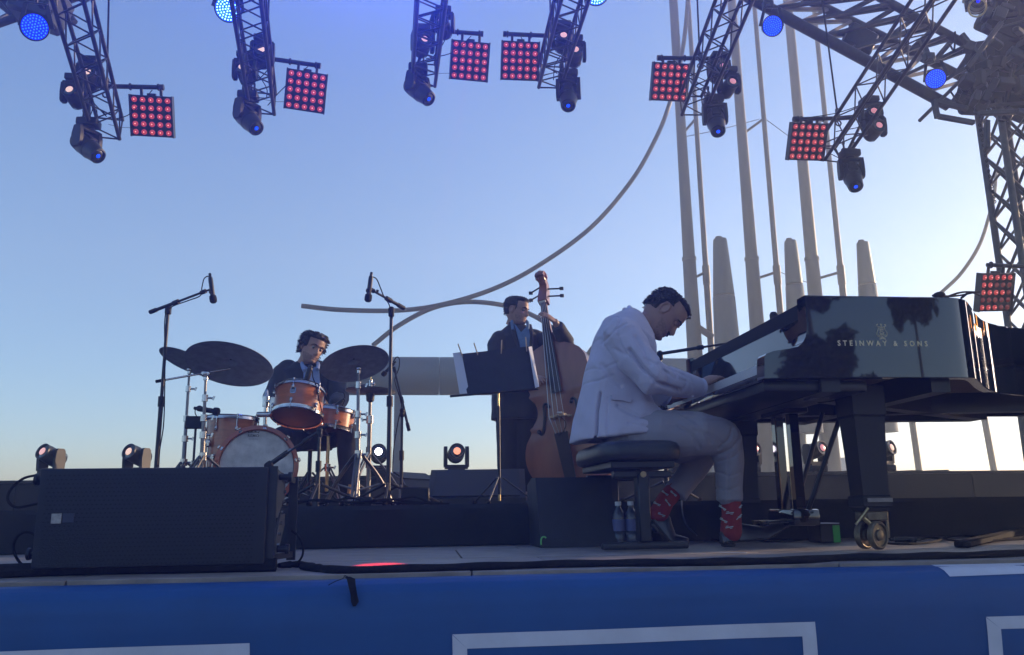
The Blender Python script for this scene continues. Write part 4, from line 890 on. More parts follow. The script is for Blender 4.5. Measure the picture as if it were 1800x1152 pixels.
def mic_stand(label, foot, top, boom0, boom1, jy=None, base='round', r=.011):
    t = thing('mic_stand', label, 'mic stand', (foot.x, foot.y, RZ), 'microphone stands')
    md = V(foot).lerp(V(top), .52); MB().cyl(foot, md, r*1.2, n=12).build('lower_tube', BLKM, t); MB().cyl(md, top, r*.9, n=12).build('upper_tube', BLKM, t)
    mb = MB(); mb.cyl(md-V((0, 0, .03)), md+V((0, 0, .03)), r*1.7, n=12); mb.build('clutch', BLK, t)
    d = (V(boom1)-V(boom0)).normalized(); mb = MB(); mb.ell(top, r*1.9, nu=10, nv=7).box(V(top)-V((0, 0, .02)), (r*3, r*3, .045), bev=.006); mb.build('swivel', BLK, t)
    mm = V(boom0).lerp(V(boom1), .5); MB().cyl(boom0, mm, r*.95, n=10).build('boom_tube', BLKM, t); MB().cyl(mm, boom1, r*.65, n=10).build('boom_rod', BLKM, t)
    mb = MB(); mb.cyl(mm-d*.02, mm+d*.02, r*1.35, n=10); mb.build('boom_collar', BLK, t); MB().cyl(boom1-d*.01, V(boom1)+d*.025, r*1.2, n=10).build('boom_tip', BLK, t); MB().cyl(V(boom0), V(boom0)+d*.05, r*1.25, n=10).build('boom_grip', BLK, t)
    tripod(t, V((foot.x, foot.y, RZ+.12)), RZ, .28, BLKM, a0=.5, r=.008, brace=False)
    return t
Ym = 5.0; f = P(283, 822, Ym); tp = P(296, 541, Ym)
mic_stand('tall black microphone stand left of the drum kit', V((tp.x, Ym, RZ)), tp, P(264, 549, Ym+.05), P(356, 514, Ym-.15))
b1 = P(370, 509, Ym-.18); MB().cyl(P(356, 514, Ym-.15), b1, .006, n=8).ell(P(372, 513, Ym-.18), .017, nu=10, nv=7).build('shock_clip', BLK, label='black clip holding the overhead microphone left of the drums', cat='clip')
mic('black overhead microphone with foam tip above the big cymbal', P(373, 513, Ym-.18), V((.055, 0, -.3)), .145, .0135, cable=[P(370, 490, Ym-.18), P(366, 486, Ym-.18), P(359, 490, Ym-.16), P(355, 505, Ym-.15), P(352, 520, Ym-.12), P(330, 529, Ym-.05), P(300, 541, Ym-.02), P(290, 560, Ym-.01), P(290, 640, Ym-.02), P(288, 740, Ym-.02), P(281, 790, Ym-.02), P(279, 822, Ym-.02)])
Ym = 4.75; tp = P(688, 545, Ym)
mic_stand('tall black microphone stand right of the crash cymbal', V((tp.x, Ym, RZ)), tp, P(710, 542, Ym+.06), P(655, 511, Ym-.12))
MB().ell(P(648, 511, Ym-.14), .017, nu=10, nv=7).cyl(P(655, 511, Ym-.12), P(646, 511, Ym-.14), .006, n=8).cyl(P(664, 510, Ym-.12), P(662, 516, Ym-.12), .008, n=8).build('shock_clip', BLK, label='black clip holding the overhead microphone right of the drums', cat='clip')
mic('black overhead microphone above the crash cymbal', P(649, 511, Ym-.14), V((-.03, 0, -.3)), .14, .0135, cable=[P(651, 490, Ym-.14), P(654, 487, Ym-.14), P(662, 491, Ym-.13), P(669, 507, Ym-.12), P(675, 522, Ym-.1), P(684, 536, Ym-.04), P(690, 560, Ym-.02)])
Ys = 5.2; tp = P(707, 722, Ys)
mic_stand('short black microphone stand behind the middle mic stand', V((tp.x, Ys, RZ)), tp, P(719, 757, Ys-.02), P(694, 652, Ys+.1), r=.009)
mic('small dark microphone aimed at the hi-hat', P(681, 651, Ys+.12), V((-.22, 0, -.24)), .1, .011, cable=[P(691, 637, Ys+.12), P(697, 628, Ys+.12), P(702, 632, Ys+.1), P(701, 648, Ys+.1), P(694, 668, Ys+.1), P(700, 690, Ys), P(706, 712, Ys), P(700, 740, Ys), P(692, 790, Ys), P(690, 830, Ys)])
# kick drum mic on a low boom
Yk = 4.7; tp = P(562, 756, Yk)
mic_stand('low microphone stand with its boom crossing the bass drum', V((tp.x, Yk, RZ)), tp, P(577, 747, Yk), P(500, 800, Yk+.1), r=.0095)
mic('dark microphone on a low boom in front of the bass drum', P(484, 810, Yk+.12), V((-.3, 0, -.22)), .14, .014)
# clip mics
mic('dark clip-on microphone over the floor tom', P(369, 722, DY-.02), V((.3, 0, -.05)), .13, .017, 'clip-on drum microphones', cable=[P(360, 720, DY-.02), P(352, 714, DY), P(345, 717, DY), P(343, 726, DY), P(348, 735, DY), P(356, 742, DY)])
mic('dark microphone over the rack tom below the drummer\'s collar', P(540, 664, DY-.2), V((-.08, .0, -.3)), .105, .018, 'clip-on drum microphones', cable=[P(544, 648, DY-.2), P(549, 654, DY-.22), P(550, 664, DY-.24), P(556, 680, DY-.28), P(560, 700, DY-.28), P(566, 725, DY-.28)])
mic('small dark microphone over the snare by the drummer\'s hand', P(592, 712, DY+.3), V((-.25, .1, -.2)), .09, .012, 'clip-on drum microphones', cable=[P(592, 712, DY+.3), P(600, 716, DY+.3), P(606, 702, DY+.3), P(604, 691, DY+.3), P(595, 689, DY+.35)])
# small black tray
t = thing('tray_table', 'small black tray on a stand left of the floor tom', 'tray', P(342, 754, 5.6)); MB().box(P(342, 743, 5.6), (.115, .02, .085), RM(-10, 0, 4), bev=.004).build('tray', BLK, t); q = P(344, 752, 5.62); MB().cyl(q, (q.x, q.y, RZ), .008, n=8).build('post', BLKM, t)

# ================================================================== MUSIC STAND
Yn = 5.4; t = thing('music_stand', 'black music stand with a wide desk in front of the bass player', 'music stand', (P(877, 700, Yn).x, Yn, RZ))
pc = P(876, 690, Yn); ptop = P(877, 655, Yn)
PAPER = mat('white_paper', (.55, .55, .6), .8, var=.06, scale=4)
def deskquad(name, q, Y0, m, par, th=.004):
    pts = [P(x, y, Y0+dy) for x, y, dy in q]; nn = (pts[1]-pts[0]).cross(pts[3]-pts[0]).normalized()*th
    return MB().add(pts+[p+nn for p in pts], [(0, 1, 2, 3), (7, 6, 5, 4), (0, 4, 5, 1), (1, 5, 6, 2), (2, 6, 7, 3), (3, 7, 4, 0)]).build(name, m, par, smooth=0)
deskquad('desk', [(804, 623, .07), (931, 609, .07), (946, 682, -.03), (822, 694, -.03)], Yn, BLKM, t)
deskquad('shelf_lip', [(791, 696, -.10), (946, 683, -.08), (947, 686, -.02), (791, 699, -.02)], Yn, BLKM, t, .003)
MB().cyl((pc.x, Yn, RZ+.06), (pc.x, Yn, P(876, 714, Yn).z), .0105, n=12).build('lower_tube', BLKM, t)
MB().cyl((pc.x, Yn, P(876, 714, Yn).z), (pc.x, Yn, P(876, 683, Yn).z), .008, n=12).build('upper_tube', BRASS, t); mb = MB(); mb.box(P(875, 666, Yn+.03), (.09, .02, .02), bev=.005).ell(P(875, 666, Yn+.02), .02, nu=8, nv=6); mb.build('desk_bracket', BLKM, t)
tripod(t, V((pc.x, Yn, RZ+.17)), RZ-.0, .24, BLKM, a0=.15, r=.006, brace=False); MB().cyl((pc.x, Yn, RZ+.02), (pc.x, Yn, RZ+.09), .009, n=10).build('tube_tip', BRASS, t)
deskquad('sheet', [(796, 621, -.012), (811, 619, .0), (825, 691, -.06), (808, 693, -.07)], Yn+.04, PAPER, None, .0015).update_tag(); o = bpy.data.objects['sheet']; tag(o, 'white music sheet clipped to the left end of the black desk', 'paper', 'sheets clipped to the music stand'); o.name = 'music_sheet'
deskquad('sheet', [(929, 610, .0), (935, 609, .04), (948, 680, -.06), (941, 682, -.07)], Yn+.02, PAPER, None, .0015); o = bpy.data.objects['sheet']; tag(o, 'narrow white music sheet at the right end of the black desk', 'paper', 'sheets clipped to the music stand'); o.name = 'music_sheet'
WOODC = mat('clothespin_wood', (.45, .32, .19), .65, var=.15, scale=60)
for (x0, y0, x1, y1, l) in [(805, 605, 813, 627, 'leftmost wooden clothespin on the top of the music desk'), (833, 603, 840, 624, 'wooden clothespin second from the left on the music desk'), (882, 598, 881, 622, 'wooden clothespin on the desk against the bass player\'s jacket'), (924, 593, 926, 618, 'rightmost wooden clothespin on the music desk by the narrow sheet')]:
    a, b = P(x0, y0, Yn+.03), P(x1, y1, Yn+.03); c_ = thing('clothespin', l, 'clothespin', b, 'clothespins on the music stand')
    for s in (-1, 1): MB().bar(a+V((0, s*.006, 0)), b+V((0, s*.002, 0)), .012, .006, bev=.0015).build('wooden_half', WOODC, c_)
    MB().torus(a.lerp(b, .55), (b-a).cross(V((0, 1, 0))), .006, .0015, 10, 5).build('spring', CHROME, c_)
# ================================================================== DOUBLE BASS
def bass_wood(nm, c): return mat(nm, c, .35, 0, var=.3, scale=5, coat=.35, stretch=(1.5, 1.5, .35), bump=.02)
BW = bass_wood('bass_top_varnish', (.25, .078, .032)); BR = bass_wood('bass_rib_varnish', (.17, .055, .024)); EB = mat('ebony', (.016, .014, .013), .38, var=.3, scale=20)
Bb, Bt = P(1013, 866, 6.42), P(967, 602, 6.5); ez = (Bt-Bb).normalized(); LB = (Bt-Bb).length
n0 = V((-.46, -.88, 0)); nf = (n0-ez*n0.dot(ez)).normalized(); ex = ez.cross(nf)
kB = LB/1.1
def bp_(x, y, z):
    if z > 1.1: y += (z-1.1)*.05; z = 1.1+(z-1.1)*.79
    return Bb + ex*(x*kB) - nf*(y*kB) + ez*(z*kB)       # local bass coordinates (y>0 is away from the front)
OUT = [(0, .0), (.02, .15), (.08, .265), (.18, .33), (.27, .342), (.36, .315), (.43, .262), (.452, .27), (.468, .24), (.52, .195), (.57, .183), (.62, .198), (.662, .238), (.682, .222), (.74, .247), (.80, .254), (.87, .246), (.925, .212), (.96, .158), (.982, .10), (1.0, .035)]
def outw(s): return .95*outw_(s)
def outw_(s):
    for i in range(len(OUT)-1):
        if OUT[i][0] <= s <= OUT[i+1][0]:
            f = (s-OUT[i][0])/(OUT[i+1][0]-OUT[i][0]); p0 = OUT[max(i-1, 0)][1]; p3 = OUT[min(i+2, len(OUT)-1)][1]; a, b = OUT[i][1], OUT[i+1][1]
            if i in (6, 7, 11, 12): return a+(b-a)*f
            return max(.004, .5*(2*a+(b-p0)*f+(2*p0-5*a+4*b-p3)*f*f+(3*a-p0-3*b+p3)*f**3))
    return .004
tb_ = thing('double_bass', 'varnished brown double bass held upright by the bass player', 'double bass', Bb)
ss = sorted(set([i/46 for i in range(47)]+[o[0] for o in OUT]))
def plate(yf, arch, over, th, name, m):
    mb = MB(); NU = 14
    for s in ss:
        wv = outw(s)+over
        for j in range(NU+1):
            u = -1+2*j/NU; a = arch*(1-u*u)**1.2*math.sin(math.pi*min(1, max(0, s)))**.5
            mb.v.append(bp_(u*wv, yf-a, s*1.1))
    for i in range(len(ss)-1):
        for j in range(NU): a = i*(NU+1)+j; mb.f.append((a, a+1, a+NU+2, a+NU+1))
    rim = [bp_(-(outw(s)+over), yf+th, s*1.1) for s in ss], [bp_((outw(s)+over), yf+th, s*1.1) for s in ss]
    for sgn, rr_ in ((0, rim[0]), (1, rim[1])):
        o = len(mb.v); mb.v += rr_
        for i in range(len(ss)-1):
            a = i*(NU+1)+(NU if sgn else 0); mb.f.append((a, a+NU+1, o+i+1, o+i) if sgn else (a, o+i, o+i+1, a+NU+1))
    return mb.build(name, m, tb_, smooth=50)
plate(0, .028, .009, .012, 'top_plate', BW)
mb = MB()
for s in ss:
    wv = outw(s); mb.v += [bp_(-wv, .008, s*1.1), bp_(-wv, .19-.06*max(0, s-.75)/.25, s*1.1), bp_(wv, .19-.06*max(0, s-.75)/.25, s*1.1), bp_(wv, .008, s*1.1)]
for i in range(len(ss)-1):
    for j in range(4): a = i*4+j; b = i*4+(j+1) % 4; mb.f.append((a, b, b+4, a+4))
mb.build('ribs_and_back', BR, tb_, smooth=50)
# neck, pegbox, scroll
mb = MB(); mb.tube(smoothpts([bp_(0, .05, 1.07), bp_(0, .025, 1.13), bp_(0, .0, 1.2), bp_(0, -.005, 1.35), bp_(0, .0, 1.5)], 4), [.05]*4+[.042]*4+[.030]*4+[.026]*4+[.026], 12); mb.build('neck', BR, tb_)
mb = MB(); pts = [bp_(0, -.01, 1.49), bp_(0, .02, 1.56), bp_(0, .055, 1.63), bp_(0, .07, 1.69), bp_(0, .05, 1.735)]
c_ = smoothpts(pts, 5); x0 = ex*kB
for i, p in enumerate(c_):
    f = i/(len(c_)-1); hw = (.036-.010*f)*kB; tk = (.036-.006*f)*kB; t_ = (c_[min(i+1, len(c_)-1)]-c_[max(i-1, 0)]).normalized(); ny = t_.cross(ex)
    mb.v += [p+ex*hw*a+ny*tk*b for a, b in ((-1, -1), (1, -1), (1.05, 0), (1, 1), (-1, 1), (-1.05, 0))]
for i in range(len(c_)-1):
    for j in range(6): a = i*6+j; b = i*6+(j+1) % 6; mb.f.append((a, b, b+6, a+6))
mb.f += [tuple(reversed(range(6))), tuple(range(len(mb.v)-6, len(mb.v)))]
mb.build('pegbox', BW, tb_)
mb = MB(); sp = []
for k in range(34):
    a = k*.36; r_ = .052*(1-k/40); sp.append(bp_(0, .035-.0-r_*math.cos(a)*1.0, 1.765+r_*math.sin(a)))
mb.tube(sp, [.021*kB*(1-k/60) for k in range(34)], 8); mb.cyl(bp_(-.046, .035, 1.765), bp_(.046, .035, 1.765), .014*kB, n=10); 
for k in range(0): pass
for s_ in (-.024, .024): mb.tube([p+ex*s_*kB for p in sp], [.013*kB*(1-k/50) for k in range(34)], 6)
mb.ell(bp_(0, .035, 1.765), (.03*kB, .045*kB, .045*kB), nu=12, nv=8); mb.build('scroll', BW, tb_)
for k, (zz, sd) in enumerate([(1.56, 1), (1.60, -1), (1.64, 1), (1.68, -1)]):
    a = bp_(.03*sd, .03+.03*k*.3, zz); b = bp_(.125*sd, .075+.01*k, zz-.012); mb = MB(); mb.cyl(a, b, .007, n=8).box(b, (.035, .010, .03), bev=.004); mb.build('tuning_key', BLKM, tb_)
mb = MB()
FB = [(.715, .044, -.075), (1.1, .035, -.052), (1.49, .021, -.027)]
for z_, w_, y_ in FB: mb.v += [bp_(-w_, y_+.008, z_*1.0), bp_(-w_*.5, y_-.006, z_), bp_(w_*.5, y_-.006, z_), bp_(w_, y_+.008, z_), bp_(w_*.8, y_+.03, z_), bp_(-w_*.8, y_+.03, z_)]
for i in range(2):
    for j in range(6): a = i*6+j; b = i*6+(j+1) % 6; mb.f.append((a, b, b+6, a+6))
mb.f += [(5, 4, 3, 2, 1, 0), (12, 13, 14, 15, 16, 17)]; mb.build('fingerboard', EB, tb_, smooth=30)
MB().box(bp_(0, -.036, 1.495), (.05*kB, .02*kB, .014*kB), Matrix((ex, -nf, ez)).transposed()).build('nut', mat('bone', (.5, .45, .35), .5), tb_)
# bridge
poly = [(-.075, 0), (-.045, 0), (-.03, .03), (.03, .03), (.045, 0), (.075, 0), (.07, .03), (.05, .06), (.068, .1), (.055, .128), (0, .142), (-.055, .128), (-.068, .1), (-.05, .06), (-.07, .03)]
MB().prism([(a*kB, b*kB) for a, b in poly], -.008, .008, bp_(0, -.024, .535), ex, nf).build('bridge', mat('maple_bridge', (.42, .28, .14), .5, var=.2), tb_)
mb = MB(); mb.v = [bp_(a, b, c) for a, b, c in ((-.05, -.125, .42), (.05, -.125, .42), (.05, -.112, .42), (-.05, -.112, .42), (-.036, -.075, .02), (.036, -.075, .02), (.036, -.06, .02), (-.036, -.06, .02))]
mb.f = [(0, 3, 2, 1), (4, 5, 6, 7), (0, 1, 5, 4), (1, 2, 6, 5), (2, 3, 7, 6), (3, 0, 4, 7)]; mb.build('tailpiece', EB, tb_, smooth=0)
STR = mat('steel_string', (.5, .48, .45), .3, .9)
for k in range(4):
    u = (k-1.5)/1.5
    MB().tube([bp_(.014*u, -.037, 1.5), bp_(.055*u, -.168+.012*u*u, .535), bp_(.035*u, -.128, .415)], .0028-.0004*k, 5).build('string', STR, tb_)
for s in (-1, 1):
    cc = smoothpts([bp_(s*.085, -.03, .63), bp_(s*.10, -.03, .655), bp_(s*.122, -.027, .64), bp_(s*.125, -.0265, .58), bp_(s*.14, -.024, .52), bp_(s*.158, -.02, .46), bp_(s*.18, -.017, .445), bp_(s*.195, -.015, .47)], 5)
    mb = MB(); mb.tube(cc, [.0075*kB+.004*kB*math.sin(math.pi*i/(len(cc)-1)) for i in range(len(cc))], 6); mb.ell(bp_(s*.088, -.03, .632), .014*kB, nu=10, nv=6).ell(bp_(s*.193, -.016, .467), .016*kB, nu=10, nv=6)
    mb.build('f_hole', EB, tb_)
MB().cyl(bp_(0, .08, .0), bp_(0, .1, -.12), .008, n=8).build('endpin', STEEL, tb_)
mb = MB(); mb.tube(smoothpts([bp_(-.02, -.15, .545), bp_(.03, -.17, .52), bp_(.06, -.16, .47), (bp_(.03, -.15, .42)), bp_(-.01, -.13, .40)], 6), .003, 5); mb.build('pickup_wire', RUB, tb_)
MB().box(bp_(.03, -.165, .55), (.04, .02, .015), bev=.003).build('pickup', mat('silver_pickup', (.5, .48, .46), .4, .6), tb_)

# ================================================================== GRAND PIANO
PB = mat('black_piano_lacquer', (.006, .0062, .0068), .035, 0, coat=1., spec=.6)
PBS = mat('black_piano_satin', (.012, .0125, .013), .35, var=.2, scale=6)
NY, FYp = 3.08, 4.62; X0 = P(1350, 645, NY).x; XR = P(1415, 520, NY).x; ZT = P(1500, 520, NY).z; ZB = P(1500, 664, NY).z
pn = thing('grand_piano', 'glossy black concert grand piano with gold lettering on its side', 'piano', (2.4, 3.9, 0))
def bez(pts, k=10): return [(p.x, p.y) for p in smoothpts([V((a, b, 0)) for a, b in pts], k)]
bx_ = P(1690, 520, NY).x
RIMPX = [(1655, 522), (1682, 523.5), (1697, 527), (1706, 537), (1715, 551), (1730, 563.5), (1750, 570), (1768, 573.5), (1782, 575.5)]
rc_ = [Z(x, y, ZT) for x, y in RIMPX]; rc_[0].y = NY
ex_ = [(rc_[-1].x+.25, rc_[-1].y+.07), (rc_[-1].x+.6, rc_[-1].y+.22), (rc_[-1].x+.85, rc_[-1].y+.42), (rc_[-1].x+.92, FYp-.25), (rc_[-1].x+.85, FYp-.04), (rc_[-1].x+.78, FYp)]
rimside = [(XR, NY), (XR+.25, NY)]+bez([(p.x, p.y) for p in rc_]+ex_, 5)+[(XR+.3, FYp), (XR, FYp)]
bx_ = P(1690, 520, NY).x
def offs(poly, d):
    out = []
    for i, (x, y) in enumerate(poly):
        a = V(poly[max(i-1, 0)]); b = V(poly[min(i+1, len(poly)-1)]); t_ = (b-a).normalized(); out.append((x-t_.y*d, y+t_.x*d))
    return out
inn = offs(rimside, .042)
mb = MB(); n = len(rimside)                                     # rim wall with rounded top edges
rows = [[(a, ZB+.004) for a in rimside], [(a, ZB) for a in inn]]
def ringpts(i):
    o = V((*rimside[i], 0)); q = V((*inn[i], 0)); d = (q-o).normalized()
    return [o+V((0, 0, ZB+.003)), o+V((0, 0, ZT-.006)), o+d*.002+V((0, 0, ZT-.002)), o+d*.006+V((0, 0, ZT)), q-d*.006+V((0, 0, ZT)), q+V((0, 0, ZT-.005)), q+V((0, 0, ZB+.003)), q-d*.003+V((0, 0, ZB)), o+d*.003+V((0, 0, ZB))]
mb.loft([ringpts(i) for i in range(n)]); mb.build('rim', PB, pn, smooth=25)
# cheek arms
def arm(y0, y1):
    px_ = [(1344, 665), (1344, 627), (1347, 622), (1360, 617), (1388, 613), (1403, 609.5), (1411, 603), (1416.5, 592), (1418.5, 577), (1417, 550), (1415, 519.7), (1424, 519.7), (1424, 665)]
    pts = [(P(x, y, NY).x-.0, P(x, y, NY).z) for x, y in px_]; pts[-2] = (XR+.02, ZT-.0005); pts[-1] = (XR+.02, ZB+.0005); pts[-3] = (XR, ZT-.0005)
    mb = MB(); mb.prism(pts, -y1, -y0, (0, 0, 0), (1, 0, 0), (0, 0, 1))
    return mb.build('cheek_arm', PB, pn, smooth=40)
arm(NY+.0015, NY+.075); arm(FYp-.075, FYp-.0015)
for y in (NY+.11, FYp-.11): MB().box((X0+.10, y, .733), (.17, .064, .06), bev=.008, seg=2).build('key_block', PB, pn)
# key slip, key bed and underside
MB().box((X0-.002, (NY+FYp)/2, ZB+.008), (.024, FYp-NY-.152, .034), bev=.005, seg=2).build('key_slip', PB, pn)
ulZ = ZB
MB().box((X0+.225, (NY+FYp)/2+.02, ZB-.024), (.44, FYp-NY-.10, .046), bev=.008, seg=2).build('key_bed', PBS, pn)
mb = MB(); c0 = [(max(a, XR+.14), b) for a, b in offs(rimside, .05)]; mb.prism([(a, b) for a, b in c0], ZB+.05, ZB+.06, (0, 0, 0), (1, 0, 0), (0, 1, 0)); mb.build('soundboard', mat('spruce_board', (.2, .13, .065), .6, var=.2, scale=8, stretch=(1, 12, 1)), pn)
mb = MB(); mb.prism([(max(a, XR+.14), b) for a, b in offs(rimside, .06)], ZT-.10, ZT-.085, (0, 0, 0), (1, 0, 0), (0, 1, 0)); mb.build('iron_plate', BRASS, pn)
for (a, b) in (((XR+.1, NY+.05), (XR+.15, FYp-.05)), ((XR+.25, NY+.4), (bx_+.9, FYp-.3)), ((XR+.25, FYp-.5), (bx_+.9, NY+.8)), ((XR+.2, FYp-.2), (bx_+.9, FYp-.25)), ((bx_-.1, NY+.06), (bx_-.05, FYp-.06))):
    MB().bar((*a, ZB+.0), (*b, ZB+.0), .08, .1).build('back_post', PBS, pn)
# keys
IV = mat('white_key', (.55, .53, .5), .3, coat=.3); KB = mat('black_key', (.012, .012, .013), .25)
ky0, ky1 = NY+.145, FYp-.145; kw = (ky1-ky0)/52; wk = None; bk = None; ORI_ = ORI[pn.name]
for k in range(52):
    y = ky1-(k+.5)*kw
    if wk is None:
        wk = MB().box((X0+.088, y, .7275), (.150, kw-.0012, .044), bev=.0012).build('white_key', IV, pn); wy = y
    else: piece(wk, pn, (0, y-wy, random.choice((0, 0, 0, -.0006))))
    if k % 7 in (0, 2, 3, 5, 6) and k < 51:
        yb2 = y-kw/2
        if bk is None: bk = MB().box((X0+.117, yb2, .7555), (.094, .0105, .0125), bev=.002).build('black_key', KB, pn); by_ = yb2
        else: piece(bk, pn, (0, yb2-by_, 0))
# fallboard and the front lip of the case above it
p_t = P(1392, 551, 3.34); zs = .985
mb = MB(); mb.prism([(X0+.160, .752), (X0+.170, .752), (X0+.197, .958), (X0+.187, .958)], -FYp+.0755, -NY-.0755, (0, 0, 0), (1, 0, 0), (0, 0, 1)); mb.build('fallboard', PB, pn, smooth=0)
mb = MB(); mb.prism([(X0+.182, .932), (X0+.30, .932), (X0+.30, ZT-.012), (X0+.20, ZT-.012), (X0+.187, ZT-.02)], -FYp+.076, -NY-.076, (0, 0, 0), (1, 0, 0), (0, 0, 1)); mb.build('case_lip', mat('black_lip_paint', (.007, .007, .008), .6, spec=.15), pn, smooth=20)
# legs with brass casters
def leg(x, y, main=False):
    l = MB(); zt = ZB-.002; l.loft([[V((x+sx*wx, y+sy*wy, z)) for sx, sy in ((-1, -1), (1, -1), (1, 1), (-1, 1))] for z, wx, wy in ((.155, .055, .052), (.17, .058, .055), (.175, .064, .062), (.215, .064, .062), (.22, .056, .054), (.40, .062, .060), (zt-.13, .068, .066), (zt-.12, .073, .072), (zt, .073, .072))]); lo = l.build('leg', mat('black_leg_paint', (.007, .007, .008), .5), pn, smooth=20)
    ca = MB(); d = V((-.42, .9, 0)).normalized(); sx = V((.9, .42, 0)); c = V((x-.012, y-.055, .058))
    ca.box((x, y, .135), (.1, .1, .045), bev=.008).bar((x, y, .13), c+V((0, 0, .05))+d*.04, .05, .06)
    ca.build('caster_fork', mat('aged_brass', (.17, .135, .085), .5, .7, var=.4, scale=30), lo)
    w = MB()
    for s in (0, .062):
        w.lathe([(.03, -.012), (.05, -.014), (.0575, -.008), (.0575, .008), (.05, .014), (.046, .013), (.044, .006), (.024, .006), (.022, .013), (.016, .016), (.001, .016)], 28, c+d*s, -d)
    w.build('caster_wheel', mat('aged_brass', (.33, .26, .15)), lo)
    b = MB(); a = c+V((-.055, .0, .07)); b.cyl(a+V((-.035, 0, -.025)), a+V((.025, 0, .04)), .006, n=8).cyl(a, c+V((0, .0, .02)), .009, n=8); b.build('brake_key', BRASS, lo)
    MB().box(c+sx*.06+V((0, .02, .03)), (.012, .07, .085), bev=.002).build('brake_plate', mat('aged_brass', (.33, .26, .15)), lo)
    return lo
q = P(1523, 800, 3.36); leg(q.x, 3.37); leg(q.x-.14, FYp-.22); leg(rc_[-1].x+.62, FYp-.35)
MB().bar((q.x-.05, 3.3, .2), (q.x+.06, 3.3, .2), .006, .016).build('leg_plate', STEEL, pn)
# lyre
LYX = P(1382, 780, 3.86).x; LY = 3.86
for yy in (LY-.085, LY+.085): MB().loft([[V((LYX+sx*.022, yy+sy*.020, z)) for sx, sy in ((-1, -1), (1, -1), (1, 1), (-1, 1))] for z in (.16, ZB-.05)]).build('lyre_post', PB, pn, smooth=0)
MB().box((LYX+.005, LY, .125), (.13, .30, .075), bev=.012, seg=2).build('pedal_box', PB, pn); MB().box((LYX, LY, ZB-.055), (.12, .28, .03), bev=.006).build('lyre_top', PBS, pn)
for k, yy in enumerate((LY-.085, LY, LY+.085)):
    pd = MB(); pd.tube([(LYX-.05, yy, .105), (LYX-.09, yy, .108), (LYX-.16, yy, .098)], [.010, .012, .020], 10); pd.v = [V((p.x, p.y, .105+(p.z-.105)*.5)) for p in pd.v]; pd.build('pedal', BRASS if k else CHROME, pn)
    MB().cyl((LYX+.01, yy, .16), (LYX+.01, yy, ZB-.05), .004, n=6).build('pedal_rod', BRASS, pn)
for (ta, ya) in ((P(1486, 735, 3.7), LY-.07), (P(1447, 735, 4.0), LY+.07)): MB().tube([V((LYX+.05, ya, .16)), V((ta.x, ta.y, ZB-.04))], .0115, 8).build('lyre_brace', BLKM, pn)
# gold lyre emblem and name on the near side
lq = P(1549.5, 582, NY); yy = NY-.0012; s = .067/58
def L(pts, r=.0011): mb.tube(smoothpts([V((lq.x+a*s, yy, lq.z-b*s)) for a, b in pts], 5), r, 5)
mb = MB()
L([(-12, -23), (-16, -22), (-17, -18), (-13, -16), (-11, -12), (-13, -4), (-18, 6), (-18, 15), (-12, 21), (-4, 23), (0, 21)]); L([(12, -23), (16, -22), (17, -18), (13, -16), (11, -12), (13, -4), (18, 6), (18, 15), (12, 21), (4, 23), (0, 21)])
L([(-11, -15), (0, -13), (11, -15)]); 
for a in (-6, -3, 0, 3, 6): L([(a, -14), (a, -2)], .0006)
L([(0, -25), (2, -22), (0, -19), (-2, -22), (0, -25)]); L([(0, -19), (0, -13)])
L([(5, -3), (-3, -5), (-6, 0), (0, 3), (6, 6), (3, 11), (-5, 9)], .0012); L([(-4, 3), (-8, 6), (-5, 12), (2, 12), (7, 6), (3, 3)], .001)
L([(-12, 14), (-9, 17), (-5, 13), (-2, 20)], .0009); L([(12, 14), (9, 17), (5, 13), (2, 20)], .0009); L([(0, 20), (-2, 25), (-10, 29), (-11, 30), (0, 28), (11, 30), (10, 29), (2, 25), (0, 20)], .0014)
mb.build('lyre_emblem', GOLD, pn)
tq = P(1551.5, 604.5, NY); Mt = Matrix(((1, 0, 0), (0, 0, -1), (0, 1, 0))).to_4x4(); Mt.translation = V((tq.x, NY-.0012, tq.z))
wpx = P(1630, 604, NY).x-P(1473, 604, NY).x
me = text_mesh('STEINWAY & SONS', .03, 1.75); wv = max(v.co.x for v in me.vertices)-min(v.co.x for v in me.vertices); bpy.data.meshes.remove(me)
lettering('STEINWAY & SONS', .03, Mt, GOLD, pn, 1.75, bold=.0004, sx=wpx/wv)
qq = P(1440, 698, NY+.25); MB().box((qq.x, NY+.28, ZB-.05), (.09, .06, .012), bev=.003).build('under_plate', STEEL, pn)

# microphones in and around the piano
f = P(1156, 860, 4.95); tp = P(1160, 622, 4.95)
mic_stand('microphone stand behind the pianist with a long boom into the piano', V((tp.x, 4.95, RZ)), tp, P(1135, 626, 4.98), P(1330, 596, 4.75), r=.011)
mb = MB(); a = P(1361, 566, 4.3); mb.lathe([(.012, -.075), (.02, -.06), (.022, -.02), (.023, .04), (.016, .055), (.002, .058)], 14, a, (.03, .1, 1)); mb.build('microphone', mat('foam_windscreen', (.018, .018, .019)), label='dark microphone poking up behind the lip of the piano case', cat='microphone')
a = P(1651, 519, 3.6); mb = MB(); mb.ell(a, (.028, .028, .016), nu=14, nv=8).cyl(a, a-V((0, 0, .06)), .008, n=8); mb.build('microphone', mat('foam_windscreen', (.018, .018, .019)), label='round microphone capsule on top of the piano above the lettering', cat='microphone')

